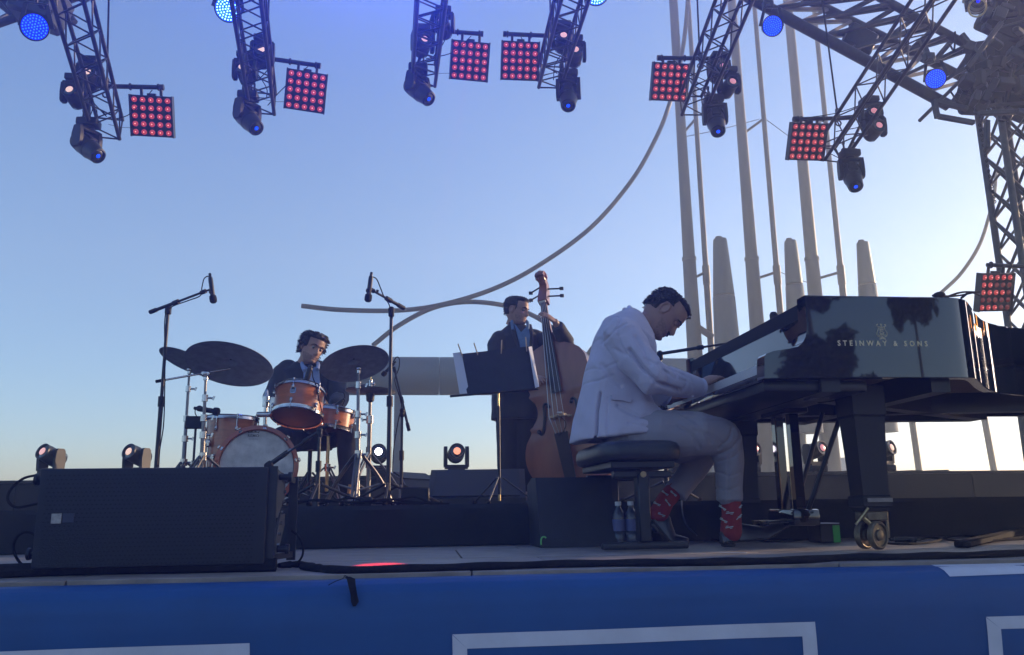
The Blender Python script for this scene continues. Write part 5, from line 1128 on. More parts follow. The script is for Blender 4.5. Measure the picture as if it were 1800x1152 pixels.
# ================================================================== BENCH
BY0, BY1 = 3.5, 4.26; zc = P(1100, 774, 3.55).z; xa, xb_ = P(1058, 790, 3.52).x, P(1207, 790, 3.52).x
LEA = mat('black_leather', (.02, .02, .022), .42, var=.3, scale=14, bump=.15, bscale=180)
bt = thing('piano_bench', 'black padded piano bench with leather seat on two legs', 'bench', ((xa+xb_)/2, 3.88, 0))
cu = MB(); rings = []; M_ = 40
for zz, ins in ((zc-.088, .012), (zc-.082, .002), (zc-.06, -.004), (zc-.03, -.002), (zc-.012, .008), (zc-.002, .03), (zc, .07)):
    hx, hy = (xb_-xa)/2-ins, (BY1-BY0)/2-ins; rr_ = .035; ring = []
    for k in range(M_):
        a = 2*math.pi*(k+.5)/M_; e = 5.0; cxx = abs(math.cos(a))**(2/e)*math.copysign(1, math.cos(a)); cyy_ = abs(math.sin(a))**(2/e)*math.copysign(1, math.sin(a))
        ring.append(V(((xa+xb_)/2+hx*cxx, (BY0+BY1)/2+hy*cyy_, zz)))
    rings.append(ring)
cu.loft(rings); cu.build('cushion', LEA, bt, smooth=60)
MB().box(((xa+xb_)/2, (BY0+BY1)/2, zc-.105), (xb_-xa-.09, BY1-BY0-.10, .034), bev=.006).build('seat_frame', BLKM, bt)
for yy, xo in ((3.62, .0), (4.2, 0)):
    xm = P(1130, 900, 3.62).x
    MB().box((xm, yy, (zc-.14+.035)/2), (.052, .075, zc-.14-.035), bev=.006).build('leg', BLKM, bt); xl, xr_ = P(1058, 965, 3.62).x, P(1209, 965, 3.62).x
    MB().box(((xl+xr_)/2, yy, .019), (xr_-xl, .045, .03), bev=.008, seg=2).build('foot_bar', BLKM, bt)
    MB().box((xm, yy, zc-.145), (.26, .05, .03), bev=.005).build('head_bar', BLKM, bt)
xm = P(1130, 900, 3.62).x; MB().box((xm, 3.91, .35), (.016, .51, .06), bev=.003).build('stretcher', BLKM, bt); MB().box((xm-.010, 3.95, .352), (.004, .12, .045), bev=.001).build('maker_plate', SIDEM, bt)
o = P(1130, 834, 3.58); mb = MB(); mb.lathe([(.014, 0), (.012, .003), (.001, .0035)], 16, (xm+.0, 3.5822, o.z), (0, -1, 0)); mb.build('oval_badge', mat('tan_badge', (.4, .28, .13), .5), bt)
mb = MB(); mb.cyl((xm, 3.55, zc-.115), (xm, 3.46, zc-.115), .012, n=10).cyl((xm, 3.49, zc-.115), (xm, 3.455, zc-.115), .03, n=14); 
# water bottles
PET = mat('clear_bottle', (.16, .18, .24), .15, spec=.5, trans=.7); LBL = mat('bottle_label', (.08, .09, .2), .5)
for x, l in ((1089, 'left plastic water bottle behind the bench leg'), (1111, 'right plastic water bottle behind the bench leg')):
    c = P(x, 957, 4.02); b_ = thing('water_bottle', l, 'bottle', (c.x, 4.02, 0), 'water bottles under the bench')
    MB().lathe([(.026, 0), (.03, .008), (.03, .05), (.028, .055), (.03, .06), (.03, .135), (.026, .155), (.014, .178), (.0125, .185), (.0125, .195)], 18, (c.x, 4.02, 0)).build('bottle_body', PET, b_)
    MB().lathe([(.0305, .07), (.0305, .125)], 18, (c.x, 4.02, 0), cap=False).build('bottle_label', LBL, b_); MB().lathe([(.015, .19), (.015, .207), (.013, .209), (.001, .209)], 14, (c.x, 4.02, 0)).build('cap', mat('white_cap', (.5, .52, .56), .5), b_)
# floor clutter around the pedals
gb = P(1450, 945, 3.95); t = thing('cable_box', 'low black box with a strip of green tape by the piano caster', 'box', (gb.x+.03, 4.0, 0)); xL, xRr = P(1443, 930, 3.9).x, P(1479, 930, 3.9).x
MB().box(((xL+xRr)/2, 3.98, .045), (xRr-xL, .14, .09), bev=.006).build('body', BLK, t); xg0, xg1 = P(1465, 930, 3.9).x, P(1477, 930, 3.9).x; MB().box(((xg0+xg1)/2, 3.907, .042), (xg1-xg0, .003, .08)).build('tape', mat('green_tape', (.03, .3, .04), .6), t)
MB().box(((xL+xRr)/2, 3.98, .0915), (xRr-xL, .13, .003)).build('top_sheet', PAPER, t)
mb = MB(); a, b = Z(1692, 957, .012), Z(1830, 926, .03); mb.bar(a, b, .05, .03, bev=.006).box(a, (.045, .06, .026), bev=.006); mb.build('stand_foot', RUB, label='dark metal stand foot reaching in from the right over the stage floor', cat='stand foot')
for i, (pts, l) in enumerate([([(1545, 948), (1575, 946), (1600, 951), (1640, 946), (1700, 952), (1800, 948)], 'black cable running right along the floor from the piano caster'), ([(1556, 955), (1590, 957), (1640, 953), (1668, 944), (1700, 942), (1740, 948), (1810, 944)], 'second black floor cable curling towards the metal stand foot'), ([(1180, 938), (1230, 943), (1262, 950), (1300, 946), (1360, 952), (1440, 946)], 'black cable on the floor under the pianist\'s shoes')]):
    MB().tube(smoothpts([Z(x, y, .008) for x, y in pts], 6), .0055, 6).build('floor_cable', RUB, label=l, cat='cable')
mb = MB(); a = Z(1572, 949, .012); b = Z(1610, 949, .012); mb.cyl(a, b, .013, n=12).cyl(a-V((.02, 0, 0)), a, .008, n=10).cyl(b, b+V((.02, 0, 0)), .008, n=10); mb.build('cable_connector', BLKM, label='black cable connector lying on the floor right of the piano caster', cat='connector')
MB().tube(smoothpts([P(1198, 880, 4.3), P(1200, 905, 4.25), P(1208, 925, 4.2), P(1225, 942, 4.15)], 6), .004, 6).build('floor_cable', STEEL, label='thin pale cable dangling between the pianist\'s two legs', cat='cable')
mb = MB(); a, b = Z(1265, 971, .002), Z(1313, 972, .002); mb.bar(a, b, .012, .002); mb.build('tape_strip', mat('pale_tape', (.4, .42, .45), .5), label='short pale strip of tape on the floor in front of the pianist\'s shoe', cat='tape')

# ================================================================== BESIDE AND BEHIND THE CAMERA: what the piano lacquer mirrors
AMB = warm('amber_indicator', (1, .35, .05), 2.5)
st = thing('speaker_stack', 'black speaker stack on a frame at the stage side mirrored in the curved piano side', 'speaker', (5.3, 4.55, 0))
for q_, (yc_, ln_) in enumerate(((2.6, 1.3), (3.8, 1.06), (5.4, 1.16))):
    for k in range(4):
        MB().box((5.3+.02*(k % 2), yc_, .82+.62*k), (.55, ln_, .6), bev=.02).build('cabinet', BOXM, st); MB().box((5.015, yc_, .82+.62*k), (.02, ln_-.1, .54), bev=.004).build('grille', GRILLE, st)
for y_ in (2.1, 3.2, 4.1, 5.0, 5.9): MB().cyl((5.3, y_, 0), (5.3, y_, .53), .03, n=10).build('frame_post', BLKM, st)
for k, (y_, z_) in enumerate(((5.2, 1.75), (5.55, 1.6), (5.75, 1.85), (4.9, 1.5), (4.3, 1.42), (5.4, 1.4), (4.6, 1.8))): MB().box((5.0, y_, z_), (.012, .035, .11)).build('indicator_lamp', AMB, st)
LEAF = mat('dark_foliage', (.05, .07, .03), .7, var=.5, scale=3); BARK = mat('bark', (.08, .06, .045), .9, var=.4, scale=12, bump=.5, bscale=20)
def tree(label, x, y, zc, rx, rz, n, seed):
    rnd = random.Random(seed); t = thing('tree', label, 'tree', (x, y, GZ), 'trees behind the audience')
    mb = MB(); mb.tube(smoothpts([V((x, y, GZ)), V((x+.2, y, (GZ+zc)/2)), V((x, y, zc+rz*.3))], 5), [.14-.009*i for i in range(11)], 9)
    for k in range(7): a = rnd.uniform(0, 6.28); b = V((x, y, zc-rz*.5+rz*.1*k)); mb.tube([b, b+V((math.cos(a)*rx*.6, math.sin(a)*rx*.6, rz*.4))], [.05, .015], 6)
    mb.build('trunk', BARK, t); cr = MB(); cl = [(V((rnd.gauss(0, .38), rnd.gauss(0, .38), rnd.gauss(0, .38))), rnd.uniform(.25, .5)) for _ in range(34)]
    for k in range(n):
        c, r_ = rnd.choice(cl); d = V((rnd.gauss(0, 1), rnd.gauss(0, 1), rnd.gauss(0, 1))).normalized()*r_*rnd.random()**.5; p = c+d
        p = V((x+p.x*rx, y+p.y*rx, zc+p.z*rz)); u = V((rnd.gauss(0, 1), rnd.gauss(0, 1), rnd.gauss(0, 1))).normalized(); v = u.orthogonal().normalized(); s_ = rnd.uniform(.08, .19)
        cr.add([p-u*s_, p-v*s_*.5, p+u*s_, p+v*s_*.5], [(0, 1, 2, 3)])
    cr.build('crown', LEAF, t, smooth=0)
tree('low round tree mirrored at the keyboard end of the piano side', 10.75, -15, 3.55, 1.0, 1.0, 5200, 3)
tree('tall tree mirrored above the gold lettering of the piano', 10.9, -15.8, 6.6, 1.25, 1.15, 5200, 5)
tree('tall tree mirrored at the right end of the piano side', 15.6, -15.6, 6.5, 1.3, 1.7, 5200, 8)
# ================================================================== PEOPLE
SKIN = mat('skin', (.33, .185, .13), .5, var=.12, scale=22, bump=.05, bscale=300, spec=.4)
HAIRM = mat('dark_hair', (.022, .017, .015), .6, var=.4, scale=90, bump=.7, bscale=160, stretch=(1, 1, .4))
BROWM = mat('brow_hair', (.03, .022, .018), .8)
EYEW = mat('eye_white', (.22, .2, .19), .3); IRIS = mat('iris', (.03, .02, .015), .2)
HT = [  # z, front x, back x, half width
 (-.122, .045, -.02, .022), (-.117, .064, -.03, .036), (-.108, .080, -.038, .045), (-.098, .0865, -.05, .051), (-.085, .084, -.062, .057), (-.072, .0855, -.072, .062), (-.06, .0875, -.08, .0655), (-.045, .0865, -.088, .069), (-.02, .087, -.096, .0725), (.005, .0875, -.101, .0745), (.02, .095, -.103, .0755), (.035, .0965, -.104, .076), (.06, .094, -.102, .0745), (.085, .084, -.094, .068), (.105, .063, -.077, .054), (.117, .038, -.052, .036), (.123, .008, -.02, .012)]
def interp(tab, z, c):
    if z <= tab[0][0]: return tab[0][c]
    for i in range(len(tab)-1):
        if tab[i][0] <= z <= tab[i+1][0]:
            f = (z-tab[i][0])/(tab[i+1][0]-tab[i][0]); a, b = tab[i][c], tab[i+1][c]
            p0 = tab[max(i-1, 0)][c]; p3 = tab[min(i+2, len(tab)-1)][c]
            return .5*(2*a+(b-p0)*f+(2*p0-5*a+4*b-p3)*f*f+(3*a-p0-3*b+p3)*f**3)
    return tab[-1][c]
def gs(x, s): return math.exp(-(x/s)**2)
NOSE = [(-.056, 0), (-.050, .006), (-.045, .019), (-.038, .027), (-.03, .027), (-.015, .020), (0, .0125), (.012, .007), (.022, .002), (.03, 0)]
def head_pt(z, t, off=0.):
    """surface point of the head at height z and angle t (0 = front)"""
    f, b, w = interp(HT, z, 1), interp(HT, z, 2), interp(HT, z, 3); cx = (f+b)/2; ax = (f-b)/2
    n = 2.25; c, s_ = math.cos(t), math.sin(t)
    x = cx+(ax+off)*math.copysign(abs(c)**(2/n), c); y = (w+off)*math.copysign(abs(s_)**(2/n), s_)
    if c > 0:
        y *= 1-.10*c
        if z < -.03: y *= 1-.06*c
        x += interp(NOSE, z, 1)*gs(y, .0085+.009*max(0, min(1, (.0-z)/.04)))*(1 if -.056 < z < .03 else 0)
        x -= .0115*(gs(y-.032, .015)+gs(y+.032, .015))*gs(z-.003, .013)               # eye sockets
        x += .005*(gs(y-.03, .022)+gs(y+.03, .022))*gs(z-.022, .008)                   # brow
        x += .0035*(gs(y-.045, .02)+gs(y+.045, .02))*gs(z+.028, .014)                  # cheek
        x += (.0055*gs(z+.0605, .0055)+.0055*gs(z+.0755, .0055)-.003*gs(z+.0685, .0025))*gs(y, .022)   # lips
        x += .004*gs(z+.1, .012)*gs(y, .016)-.003*gs(z+.086, .006)*gs(y, .02)          # chin
    return V((x, y, z))
def head_mesh(mb, M, off=None, nz=56, na=56):
    o = len(mb.v); zs = [-.122+.245*i/nz for i in range(nz+1)]
    for z in zs:
        for j in range(na):
            t = 2*math.pi*j/na; mb.v.append(M @ (head_pt(z, t, off(z, t)) if off else head_pt(z, t)))
    for i in range(nz):
        for j in range(na): a = o+i*na+j; b = o+i*na+(j+1) % na; mb.f.append((a, b, b+na, a+na))
    mb.f.append(tuple(o+j for j in reversed(range(na)))); mb.f.append(tuple(o+nz*na+j for j in range(na)))
def head_extras(mb, M, sc):
    """neck root and ears"""
    mb.tube([M @ V((-.012, 0, -.03)), M @ V((-.018, 0, -.075)), M @ V((-.03, 0, -.13))], [.052*sc, .054*sc, .057*sc], 16)
    for s in (-1, 1):
        R3 = M.to_3x3().normalized() @ RM(0, 12, s*24)
        mb.ell(M @ V((-.012, s*.077, -.004)), (.017*sc, .008*sc, .031*sc), R3, nu=12, nv=8)
        pts = [M @ V((-.014+.019*math.sin(a), s*(.081+.004*math.cos(a*.5)), -.002+.029*math.cos(a))) for a in [k*.5-2.5 for k in range(11)]]
        mb.tube(pts, .0055*sc, 6)
def eyes(M, sc, parent, shut=False):
    for s in (-1, 1):
        c = M @ V((.0735, s*.031, .003)); e = MB().ell(c, .0125*sc, nu=12, nv=8).build('eye', EYEW if not shut else SKIN, parent)
        f = (M.to_3x3() @ V((1, 0, -.25))).normalized(); MB().ell(c+f*.0098*sc, .0055*sc, nu=8, nv=6).build('iris', IRIS if not shut else SKIN, e)
def brows(M, sc, parent, m=BROWM):
    for s in (-1, 1):
        mb = MB(); mb.tube([M @ (head_pt(.021+dz, s*a)+V((.0012, 0, 0))) for a, dz in ((.17, -.002), (.35, .003), (.55, .004), (.8, -.004))], [.003*sc, .0048*sc, .0042*sc, .002*sc], 6); mb.build('eyebrow', m, parent)
def hand(mb, W, d, up, side, L=.19, curl=(.35, .5, .35), spread=.05, thumb=.7, curls=None):
    """W wrist, d towards the fingers, up = back of the hand, side=+1 puts the thumb on (up x d)"""
    d = V(d).normalized(); up = (V(up)-d*V(up).dot(d)).normalized(); la = up.cross(d)*side; k = L/.19
    q = lambda a, b, c: V(W)+d*a*k+la*b*k+up*c*k
    mb.loft([[q(a, w_*math.cos(t), th_*math.sin(t)+zz) for t in [2*math.pi*i/14 for i in range(14)]] for a, w_, th_, zz in ((-.02, .026, .020, 0), (.005, .028, .0195, 0), (.03, .035, .018, .001), (.06, .0405, .0165, .002), (.085, .040, .0145, .001), (.096, .037, .011, 0))])
    for i, (b, ln, r) in enumerate(((.029, .074, .0085), (.0098, .082, .0088), (-.0098, .076, .0083), (-.028, .060, .0074))):
        p = q(.085, b, .002); an = 0; dd = d; cu = curls[i] if curls else curl; pts = [q(.065, b*.9, 0), p]; sp = (b/.03)*spread
        for s_, c in zip((.46, .30, .24), cu):
            an += c; v = (d*math.cos(an)-up*math.sin(an)+la*sp).normalized(); p = p+v*ln*s_*k; pts.append(p)
        mb.limb(pts, [r*1.05*k, r*1.08*k, r*.98*k, r*.88*k, r*.74*k], 9)
    p0 = q(.018, .026, -.006); v1 = (d*.75+la*thumb-up*.25).normalized(); p1 = p0+v1*.045*k; v2 = (d*.95+la*thumb*.45-up*.3).normalized(); p2 = p1+v2*.033*k; p3 = p2+(d+la*.1-up*.35).normalized()*.026*k
    mb.limb([q(.0, .012, -.004), p0, p1, p2, p3], [.014*k, .0145*k, .0115*k, .0098*k, .008*k], 10)
def wrinkle(me, org, amp, scale, stretch=(1, 1, 1), seed=0):
    """soft folds: ridged noise, drawn out along the cloth, plus small puckers"""
    o = V(org); no = [v.normal.copy() for v in me.vertices]
    for v, nn in zip(me.vertices, no):
        p = v.co+o; q = V((p.x*stretch[0], p.y*stretch[1], p.z*stretch[2]))*scale+V((seed, seed*.7, 0))
        w_ = noise.noise(q*.5+V((9, 3, 1))); a = 1-abs(noise.noise(q+V((w_, w_, w_))))*2.6; b = 1-abs(noise.noise(q*2.3+V((5, 1, seed))))*2.6
        v.co += nn*(amp*(max(a, -.6)*.75+max(b, -.6)*.35*(.5+w_)))
def section(mb, secs, n=28, e=2.4, ydir=V((0, 1, 0))):
    """secs: (back point, front point, half width) -> lofted garment"""
    rings = []
    for a, b, hw in secs:
        c = (a+b)/2; d = (b-a)/2; rings.append([c+d*math.copysign(abs(math.cos(t))**(2/e), math.cos(t))+ydir*hw*math.copysign(abs(math.sin(t))**(2/e), math.sin(t)) for t in [2*math.pi*i/n for i in range(n)]])
    mb.loft(rings)
def hair_obj(M, hairline, thick, parent, m=HAIRM, rough=.3, seed=0, tufts=0, tl=.02, curl=0.):
    """closed shell that stands proud of the skull only where hairline(z, t) > 0"""
    def off(z, t):
        h = max(0., min(1., hairline(z, t)*28)); p = head_pt(z, t)
        nn = noise.noise(p*55+V((seed, 0, 0)))*.6+noise.noise(p*120+V((0, seed, 0)))*.4
        return -.012+(thick(z, t)*(1+rough*nn)+.012)*h
    mb = MB(); head_mesh(mb, M, off, 60, 64); rnd = random.Random(seed)
    top = M @ V((0, 0, .12)); 
    k = 0
    while k < tufts:
        z = rnd.uniform(-.06, .122); t = rnd.uniform(0, 2*math.pi)
        if hairline(z, t) < .02: continue
        k += 1; p = head_pt(z, t, thick(z, t)*.8); nrm = V((p.x, p.y, p.z*.9)).normalized()
        dr = (nrm*.75+V((rnd.uniform(-.6, .6), rnd.uniform(-.6, .6), rnd.uniform(-.5, .3)))).normalized(); l_ = tl*rnd.uniform(.5, 1.2); pts = []
        sd = nrm.cross(V((rnd.random(), rnd.random(), 1))).normalized()
        for i in range(5): f = i/4; pts.append(M @ (p+dr*l_*f+sd*curl*math.sin(f*5)*l_-V((0, 0, .5*l_*f*f))))
        mb.tube(pts, [.004, .0038, .003, .002, .0006], 5)
    return mb.build('hair', m, parent, smooth=70)

def Mhead(c, fwd, up, sc=1.0):
    f = V(fwd).normalized(); u = V(up); u = (u-f*u.dot(f)).normalized(); y = u.cross(f)
    M = Matrix((f*sc, y*sc, u*sc)).transposed().to_4x4(); M.translation = c; return M

# ------------------------------------------------------------------ THE PIANIST
Yc = 3.88; YN, YFar = 3.70, 4.07
pp = lambda x, y, Y=Yc: P(x, y, Y)
SUIT = mat('lavender_linen', (.46, .42, .49), .85, var=.10, scale=4, bump=.25, bscale=420, sheen=.15)
SHIRT = mat('pale_shirt', (.55, .53, .62), .8, var=.06, scale=30)
per = thing('person', 'man in a pale lavender suit and red socks bent over the piano keys', 'person', pp(1100, 775))
Yh = 3.88; hc = pp(1166, 553, Yh); ph = R(51)
fx, ux = V((math.cos(ph), -.10, -math.sin(ph))), V((math.sin(ph), 0, math.cos(ph)))
Mh = Mhead(hc, fx, ux, 1.0)
body = MB(); head_mesh(body, Mh); head_extras(body, Mh, 1.0)
nk = Mh @ V((-.028, 0, -.12)); chest = pp(1100, 610); pel = pp(1098, 738)
body.limb([Mh @ V((-.015, 0, -.05)), nk, pp(1112, 578), chest, pp(1086, 665), pel], [.052, .056, .075, .115, .115, .125])
shN, shF = pp(1098, 588, 3.72), pp(1104, 588, 4.04)
elN, wrN = pp(1150, 664, 3.62), pp(1234, 680, 3.73); elF, wrF = pp(1140, 672, 4.2), pp(1176, 704, 4.22)
knN, anN = pp(1279, 768, 3.74), pp(1283, 905, 3.78); hiN, hiF = pp(1110, 752, 3.76), pp(1110, 752, 4.0); knF, anF = pp(1246, 790, 4.06), pp(1160, 892, 4.03)
for sh, el, wr in ((shN, elN, wrN), (shF, elF, wrF)): body.limb([chest.lerp(sh, .6), sh, el, wr], [.06, .058, .043, .027])
for hi, kn, an in ((hiN, knN, anN), (hiF, knF, anF)): body.limb([hi, kn, an], [.085, .052, .028])
fing = pp(1279, 660, 3.80); hand(body, wrN+V((0, 0, .012)), (fing+V((0, 0, .012)))-wrN, V((-.2, -.35, 1)), 1, .185, (.25, .55, .5), .08, .6)
keyF = Z(1212, 694, .775); hand(body, wrF, V((keyF.x, 4.18, .775))-wrF+V((.05, 0, .0)), V((-.2, .3, 1)), -1, .185, (.2, .5, .4), .1, .6)
bo = mesh_obj('body', remesh(body, .004, 1, .4, ORI[per.name]), SKIN, per)
# jacket
jk = MB()
SEC = [((1104, 543), (1136, 574), .078), ((1086, 549), (1142, 596), .14), ((1064, 562), (1146, 618), .195), ((1045, 600), (1146, 648), .205), ((1034, 640), (1141, 676), .2), ((1027.5, 675), (1138, 695), .19), ((1019, 711), (1146, 716), .2), ((1010, 748), (1168, 736), .22), ((1006, 768), (1180, 748), .235), ((1004, 778), (1181, 760), .24)]
section(jk, [(pp(*a), pp(*b), hw) for a, b, hw in SEC], 36, 2.5)
jk.limb([pp(1098, 595, 3.80), pp(1094, 592, 3.71), pp(1118, 630, 3.655), pp(1147, 664, 3.615), pp(1185, 672, 3.655), pp(1222, 680, 3.715)], [.09, .092, .083, .078, .062, .052], 18)
jk.tube([pp(1147, 664, 3.615), pp(1228, 681.5, 3.722)], [.07, .0505], 18)
jk.limb([pp(1104, 592, 3.98), pp(1108, 592, 4.05), pp(1140, 670, 4.2)], [.088, .088, .068], 16); jk.tube([pp(1136, 668, 4.19), pp(1168, 700, 4.22)], [.062, .05], 16)
me = remesh(jk, .0055, 3, .5, ORI[per.name])
O = ORI[per.name]
def crease(me, pts, wdt, dep, ymax=None, ymin=None):
    """press a fold into a garment along a photo polyline on its near side"""
    no = [v.normal.copy() for v in me.vertices]
    for v, nn in zip(me.vertices, no):
        p = v.co+O
        if (ymax and p.y > ymax) or (ymin and p.y < ymin): continue
        best = 9
        for a, b in zip(pts, pts[1:]):
            ab = V((b.x-a.x, 0, b.z-a.z)); t = max(0, min(1, V((p.x-a.x, 0, p.z-a.z)).dot(ab)/max(ab.length_squared, 1e-9))); q = a.lerp(b, t); dd = math.hypot(p.x-q.x, p.z-q.z); best = min(best, dd)
        if best < wdt*3: v.co -= nn*dep*math.exp(-(best/wdt)**2)
wrinkle(me, O, .009, 5.5, (1.2, .6, .7), 3)
for pts, wd_, dp in [([(1056, 690), (1050, 725), (1045, 779)], .006, .016), ([(1075, 697), (1108, 705)], .004, .004), ([(1096, 622), (1115, 655), (1140, 682), (1185, 692)], .010, .016), ([(1150, 640), (1168, 650), (1176, 668)], .008, .007), ([(1143, 648), (1158, 664), (1160, 680)], .007, .007), ([(1108, 600), (1120, 625), (1128, 650)], .012, .006), ([(1060, 640), (1075, 665), (1090, 678)], .012, .006), ([(1085, 715), (1120, 735), (1170, 735)], .014, .007), ([(1060, 590), (1072, 615), (1090, 630)], .012, .005), ([(1190, 664), (1197, 678), (1193, 690)], .007, .004), ([(1088, 556), (1078, 585), (1083, 612), (1098, 638)], .005, .004), ([(1030, 665), (1052, 668), (1078, 660)], .007, .003), ([(1040, 640), (1058, 648), (1080, 640)], .007, .003), ([(1152, 660), (1172, 672), (1196, 676)], .006, .004), ([(1158, 655), (1176, 660), (1200, 668)], .005, .003), ([(1120, 640), (1138, 650), (1146, 666)], .006, .004), ([(1205, 668), (1210, 682), (1207, 694)], .005, .0025), ([(1100, 745), (1130, 752), (1168, 750)], .007, .003), ([(1068, 700), (1066, 735), (1064, 772)], .006, .003), ([(1062, 600), (1076, 585), (1095, 574)], .006, .004)]:
    crease(me, [pp(x, y, 3.7) for x, y in pts], wd_*.8, dp*1.5, ymax=3.9)
jo = mesh_obj('jacket', me, SUIT, per)
# collar, pocket flap, cuffs
mb = MB(); mb.tube(smoothpts([pp(1109, 541.5, 3.80), pp(1104, 541, 3.88), pp(1110, 542, 3.96)], 4), .012, 8); 
mb2 = MB(); cc = smoothpts([pp(1138, 577, 3.835), pp(1128, 565, 3.80), pp(1117, 552, 3.80), pp(1108, 544, 3.83), pp(1106, 541, 3.88), pp(1110, 545, 3.94), pp(1128, 568, 3.96)], 4)
mb2.tube(cc, .0125, 8); mb2.build('shirt_collar', SHIRT, per)
mb = MB(); cl_ = smoothpts([pp(1147, 590, 3.80), pp(1134, 578, 3.765), pp(1118, 562, 3.755), pp(1104, 549, 3.79), pp(1098, 545, 3.88), pp(1106, 551, 3.98)], 4); mb.tube(cl_, [.013]*len(cl_), 8); mb.build('jacket_collar', SUIT, per)
fl = [(1076, 694), (1110, 700), (1109, 708), (1092, 703.5), (1076, 703)]; mb = MB(); yq = lambda x: 3.665
pts = [pp(x, y, 3.672) for x, y in fl]; mb.v = pts+[p+V((0, .02, 0)) for p in pts]; mb.f = [(0, 1, 2, 3, 4), (9, 8, 7, 6, 5)]+[(i, i+5, (i+1) % 5+5, (i+1) % 5) for i in range(5)]; mb.build('pocket_flap', SUIT, per)
mb = MB(); mb.tube([pp(1220, 679.5, 3.712), pp(1233, 681, 3.73)], [.044, .043], 18); mb.build('shirt_cuff', SHIRT, per); mb = MB(); mb.tube([pp(1164, 697, 4.215), pp(1174, 703, 4.22)], [.043, .041], 16); mb.build('shirt_cuff', SHIRT, per)
for i in range(3): a = pp(1205+6*i, 694+i, 3.672); MB().cyl(a, a+V((0, -.006, 0)), .006, n=8).build('sleeve_button', SHIRT, per)
# trousers
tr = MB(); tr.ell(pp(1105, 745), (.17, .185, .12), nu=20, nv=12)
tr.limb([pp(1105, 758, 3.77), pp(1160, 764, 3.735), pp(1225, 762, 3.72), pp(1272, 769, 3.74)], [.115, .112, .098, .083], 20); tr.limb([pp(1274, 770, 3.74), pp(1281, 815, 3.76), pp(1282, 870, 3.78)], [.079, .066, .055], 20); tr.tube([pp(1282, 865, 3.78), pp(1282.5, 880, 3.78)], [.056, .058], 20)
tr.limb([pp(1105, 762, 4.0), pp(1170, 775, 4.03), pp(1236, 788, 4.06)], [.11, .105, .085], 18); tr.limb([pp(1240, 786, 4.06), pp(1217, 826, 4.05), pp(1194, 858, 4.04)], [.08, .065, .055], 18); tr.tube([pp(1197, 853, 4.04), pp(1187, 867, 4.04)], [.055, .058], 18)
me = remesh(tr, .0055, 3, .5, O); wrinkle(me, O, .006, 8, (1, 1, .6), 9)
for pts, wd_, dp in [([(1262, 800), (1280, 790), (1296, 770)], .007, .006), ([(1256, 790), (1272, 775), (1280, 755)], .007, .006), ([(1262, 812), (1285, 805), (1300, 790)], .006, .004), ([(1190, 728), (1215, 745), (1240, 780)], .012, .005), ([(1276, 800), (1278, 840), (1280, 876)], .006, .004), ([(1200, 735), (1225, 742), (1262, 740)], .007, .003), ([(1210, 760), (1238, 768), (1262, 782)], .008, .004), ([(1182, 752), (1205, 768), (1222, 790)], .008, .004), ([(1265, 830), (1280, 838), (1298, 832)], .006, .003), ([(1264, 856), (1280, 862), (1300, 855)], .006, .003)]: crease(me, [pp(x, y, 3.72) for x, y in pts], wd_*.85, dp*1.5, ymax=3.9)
mesh_obj('trousers', me, mat('shaded_lavender_linen', (.27, .245, .265), .88, var=.10, scale=4, bump=.25, bscale=420, sheen=.1), per)  # same cloth as the jacket; the legs' shade is put into this darker colour
# socks with a pattern, shoes
SOCK = mat('red_sock', (.25, .022, .02), .9, var=.15, scale=60, bump=.3, bscale=300); SPAT = mat('sock_motif', (.35, .42, .38), .8); SHOE = mat('black_shoe', (.02, .02, .026), .3, var=.3, scale=8, coat=.5); SOLE = mat('worn_sole', (.05, .04, .032), .7, var=.3, scale=20)
def sock(pts, rad, marks):
    mb = MB(); mb.limb(pts, rad, 18); so = mb.build('sock', SOCK, per, smooth=60)
    for (x, y, an, Yq) in marks:
        a = pp(x, y, Yq); e = V((math.cos(an), 0, math.sin(an))); m2 = MB(); m2.bar(a-e*.018, a+e*.018, .004, .007, hint=V((0, -1, 0)))
        m2.bar(a-e*.016+V((0, 0, .006)), a-e*.004+V((0, 0, .006)), .003, .004, hint=V((0, -1, 0))).bar(a+e*.003-V((0, 0, .006)), a+e*.014-V((0, 0, .006)), .003, .004, hint=V((0, -1, 0))); m2.build('sock_motif', SPAT, so)
sock([pp(1284, 868, 3.78), pp(1286, 905, 3.79), pp(1285, 935, 3.80)], [.047, .045, .05], [(1283, 902, .1, 3.739), (1270, 893, -.5, 3.745), (1299, 892, .6, 3.75), (1272, 915, -.4, 3.745), (1299, 909, .7, 3.75), (1282, 927, .15, 3.742)])
sock([pp(1190, 858, 4.04), pp(1170, 880, 4.035), pp(1158, 903, 4.03)], [.047, .045, .048], [(1169, 867, -.5, 3.988), (1174, 884, -.8, 3.988), (1155, 886, -.3, 3.988), (1163, 905, -.3, 3.982), (1184, 868, -.6, 3.99)])
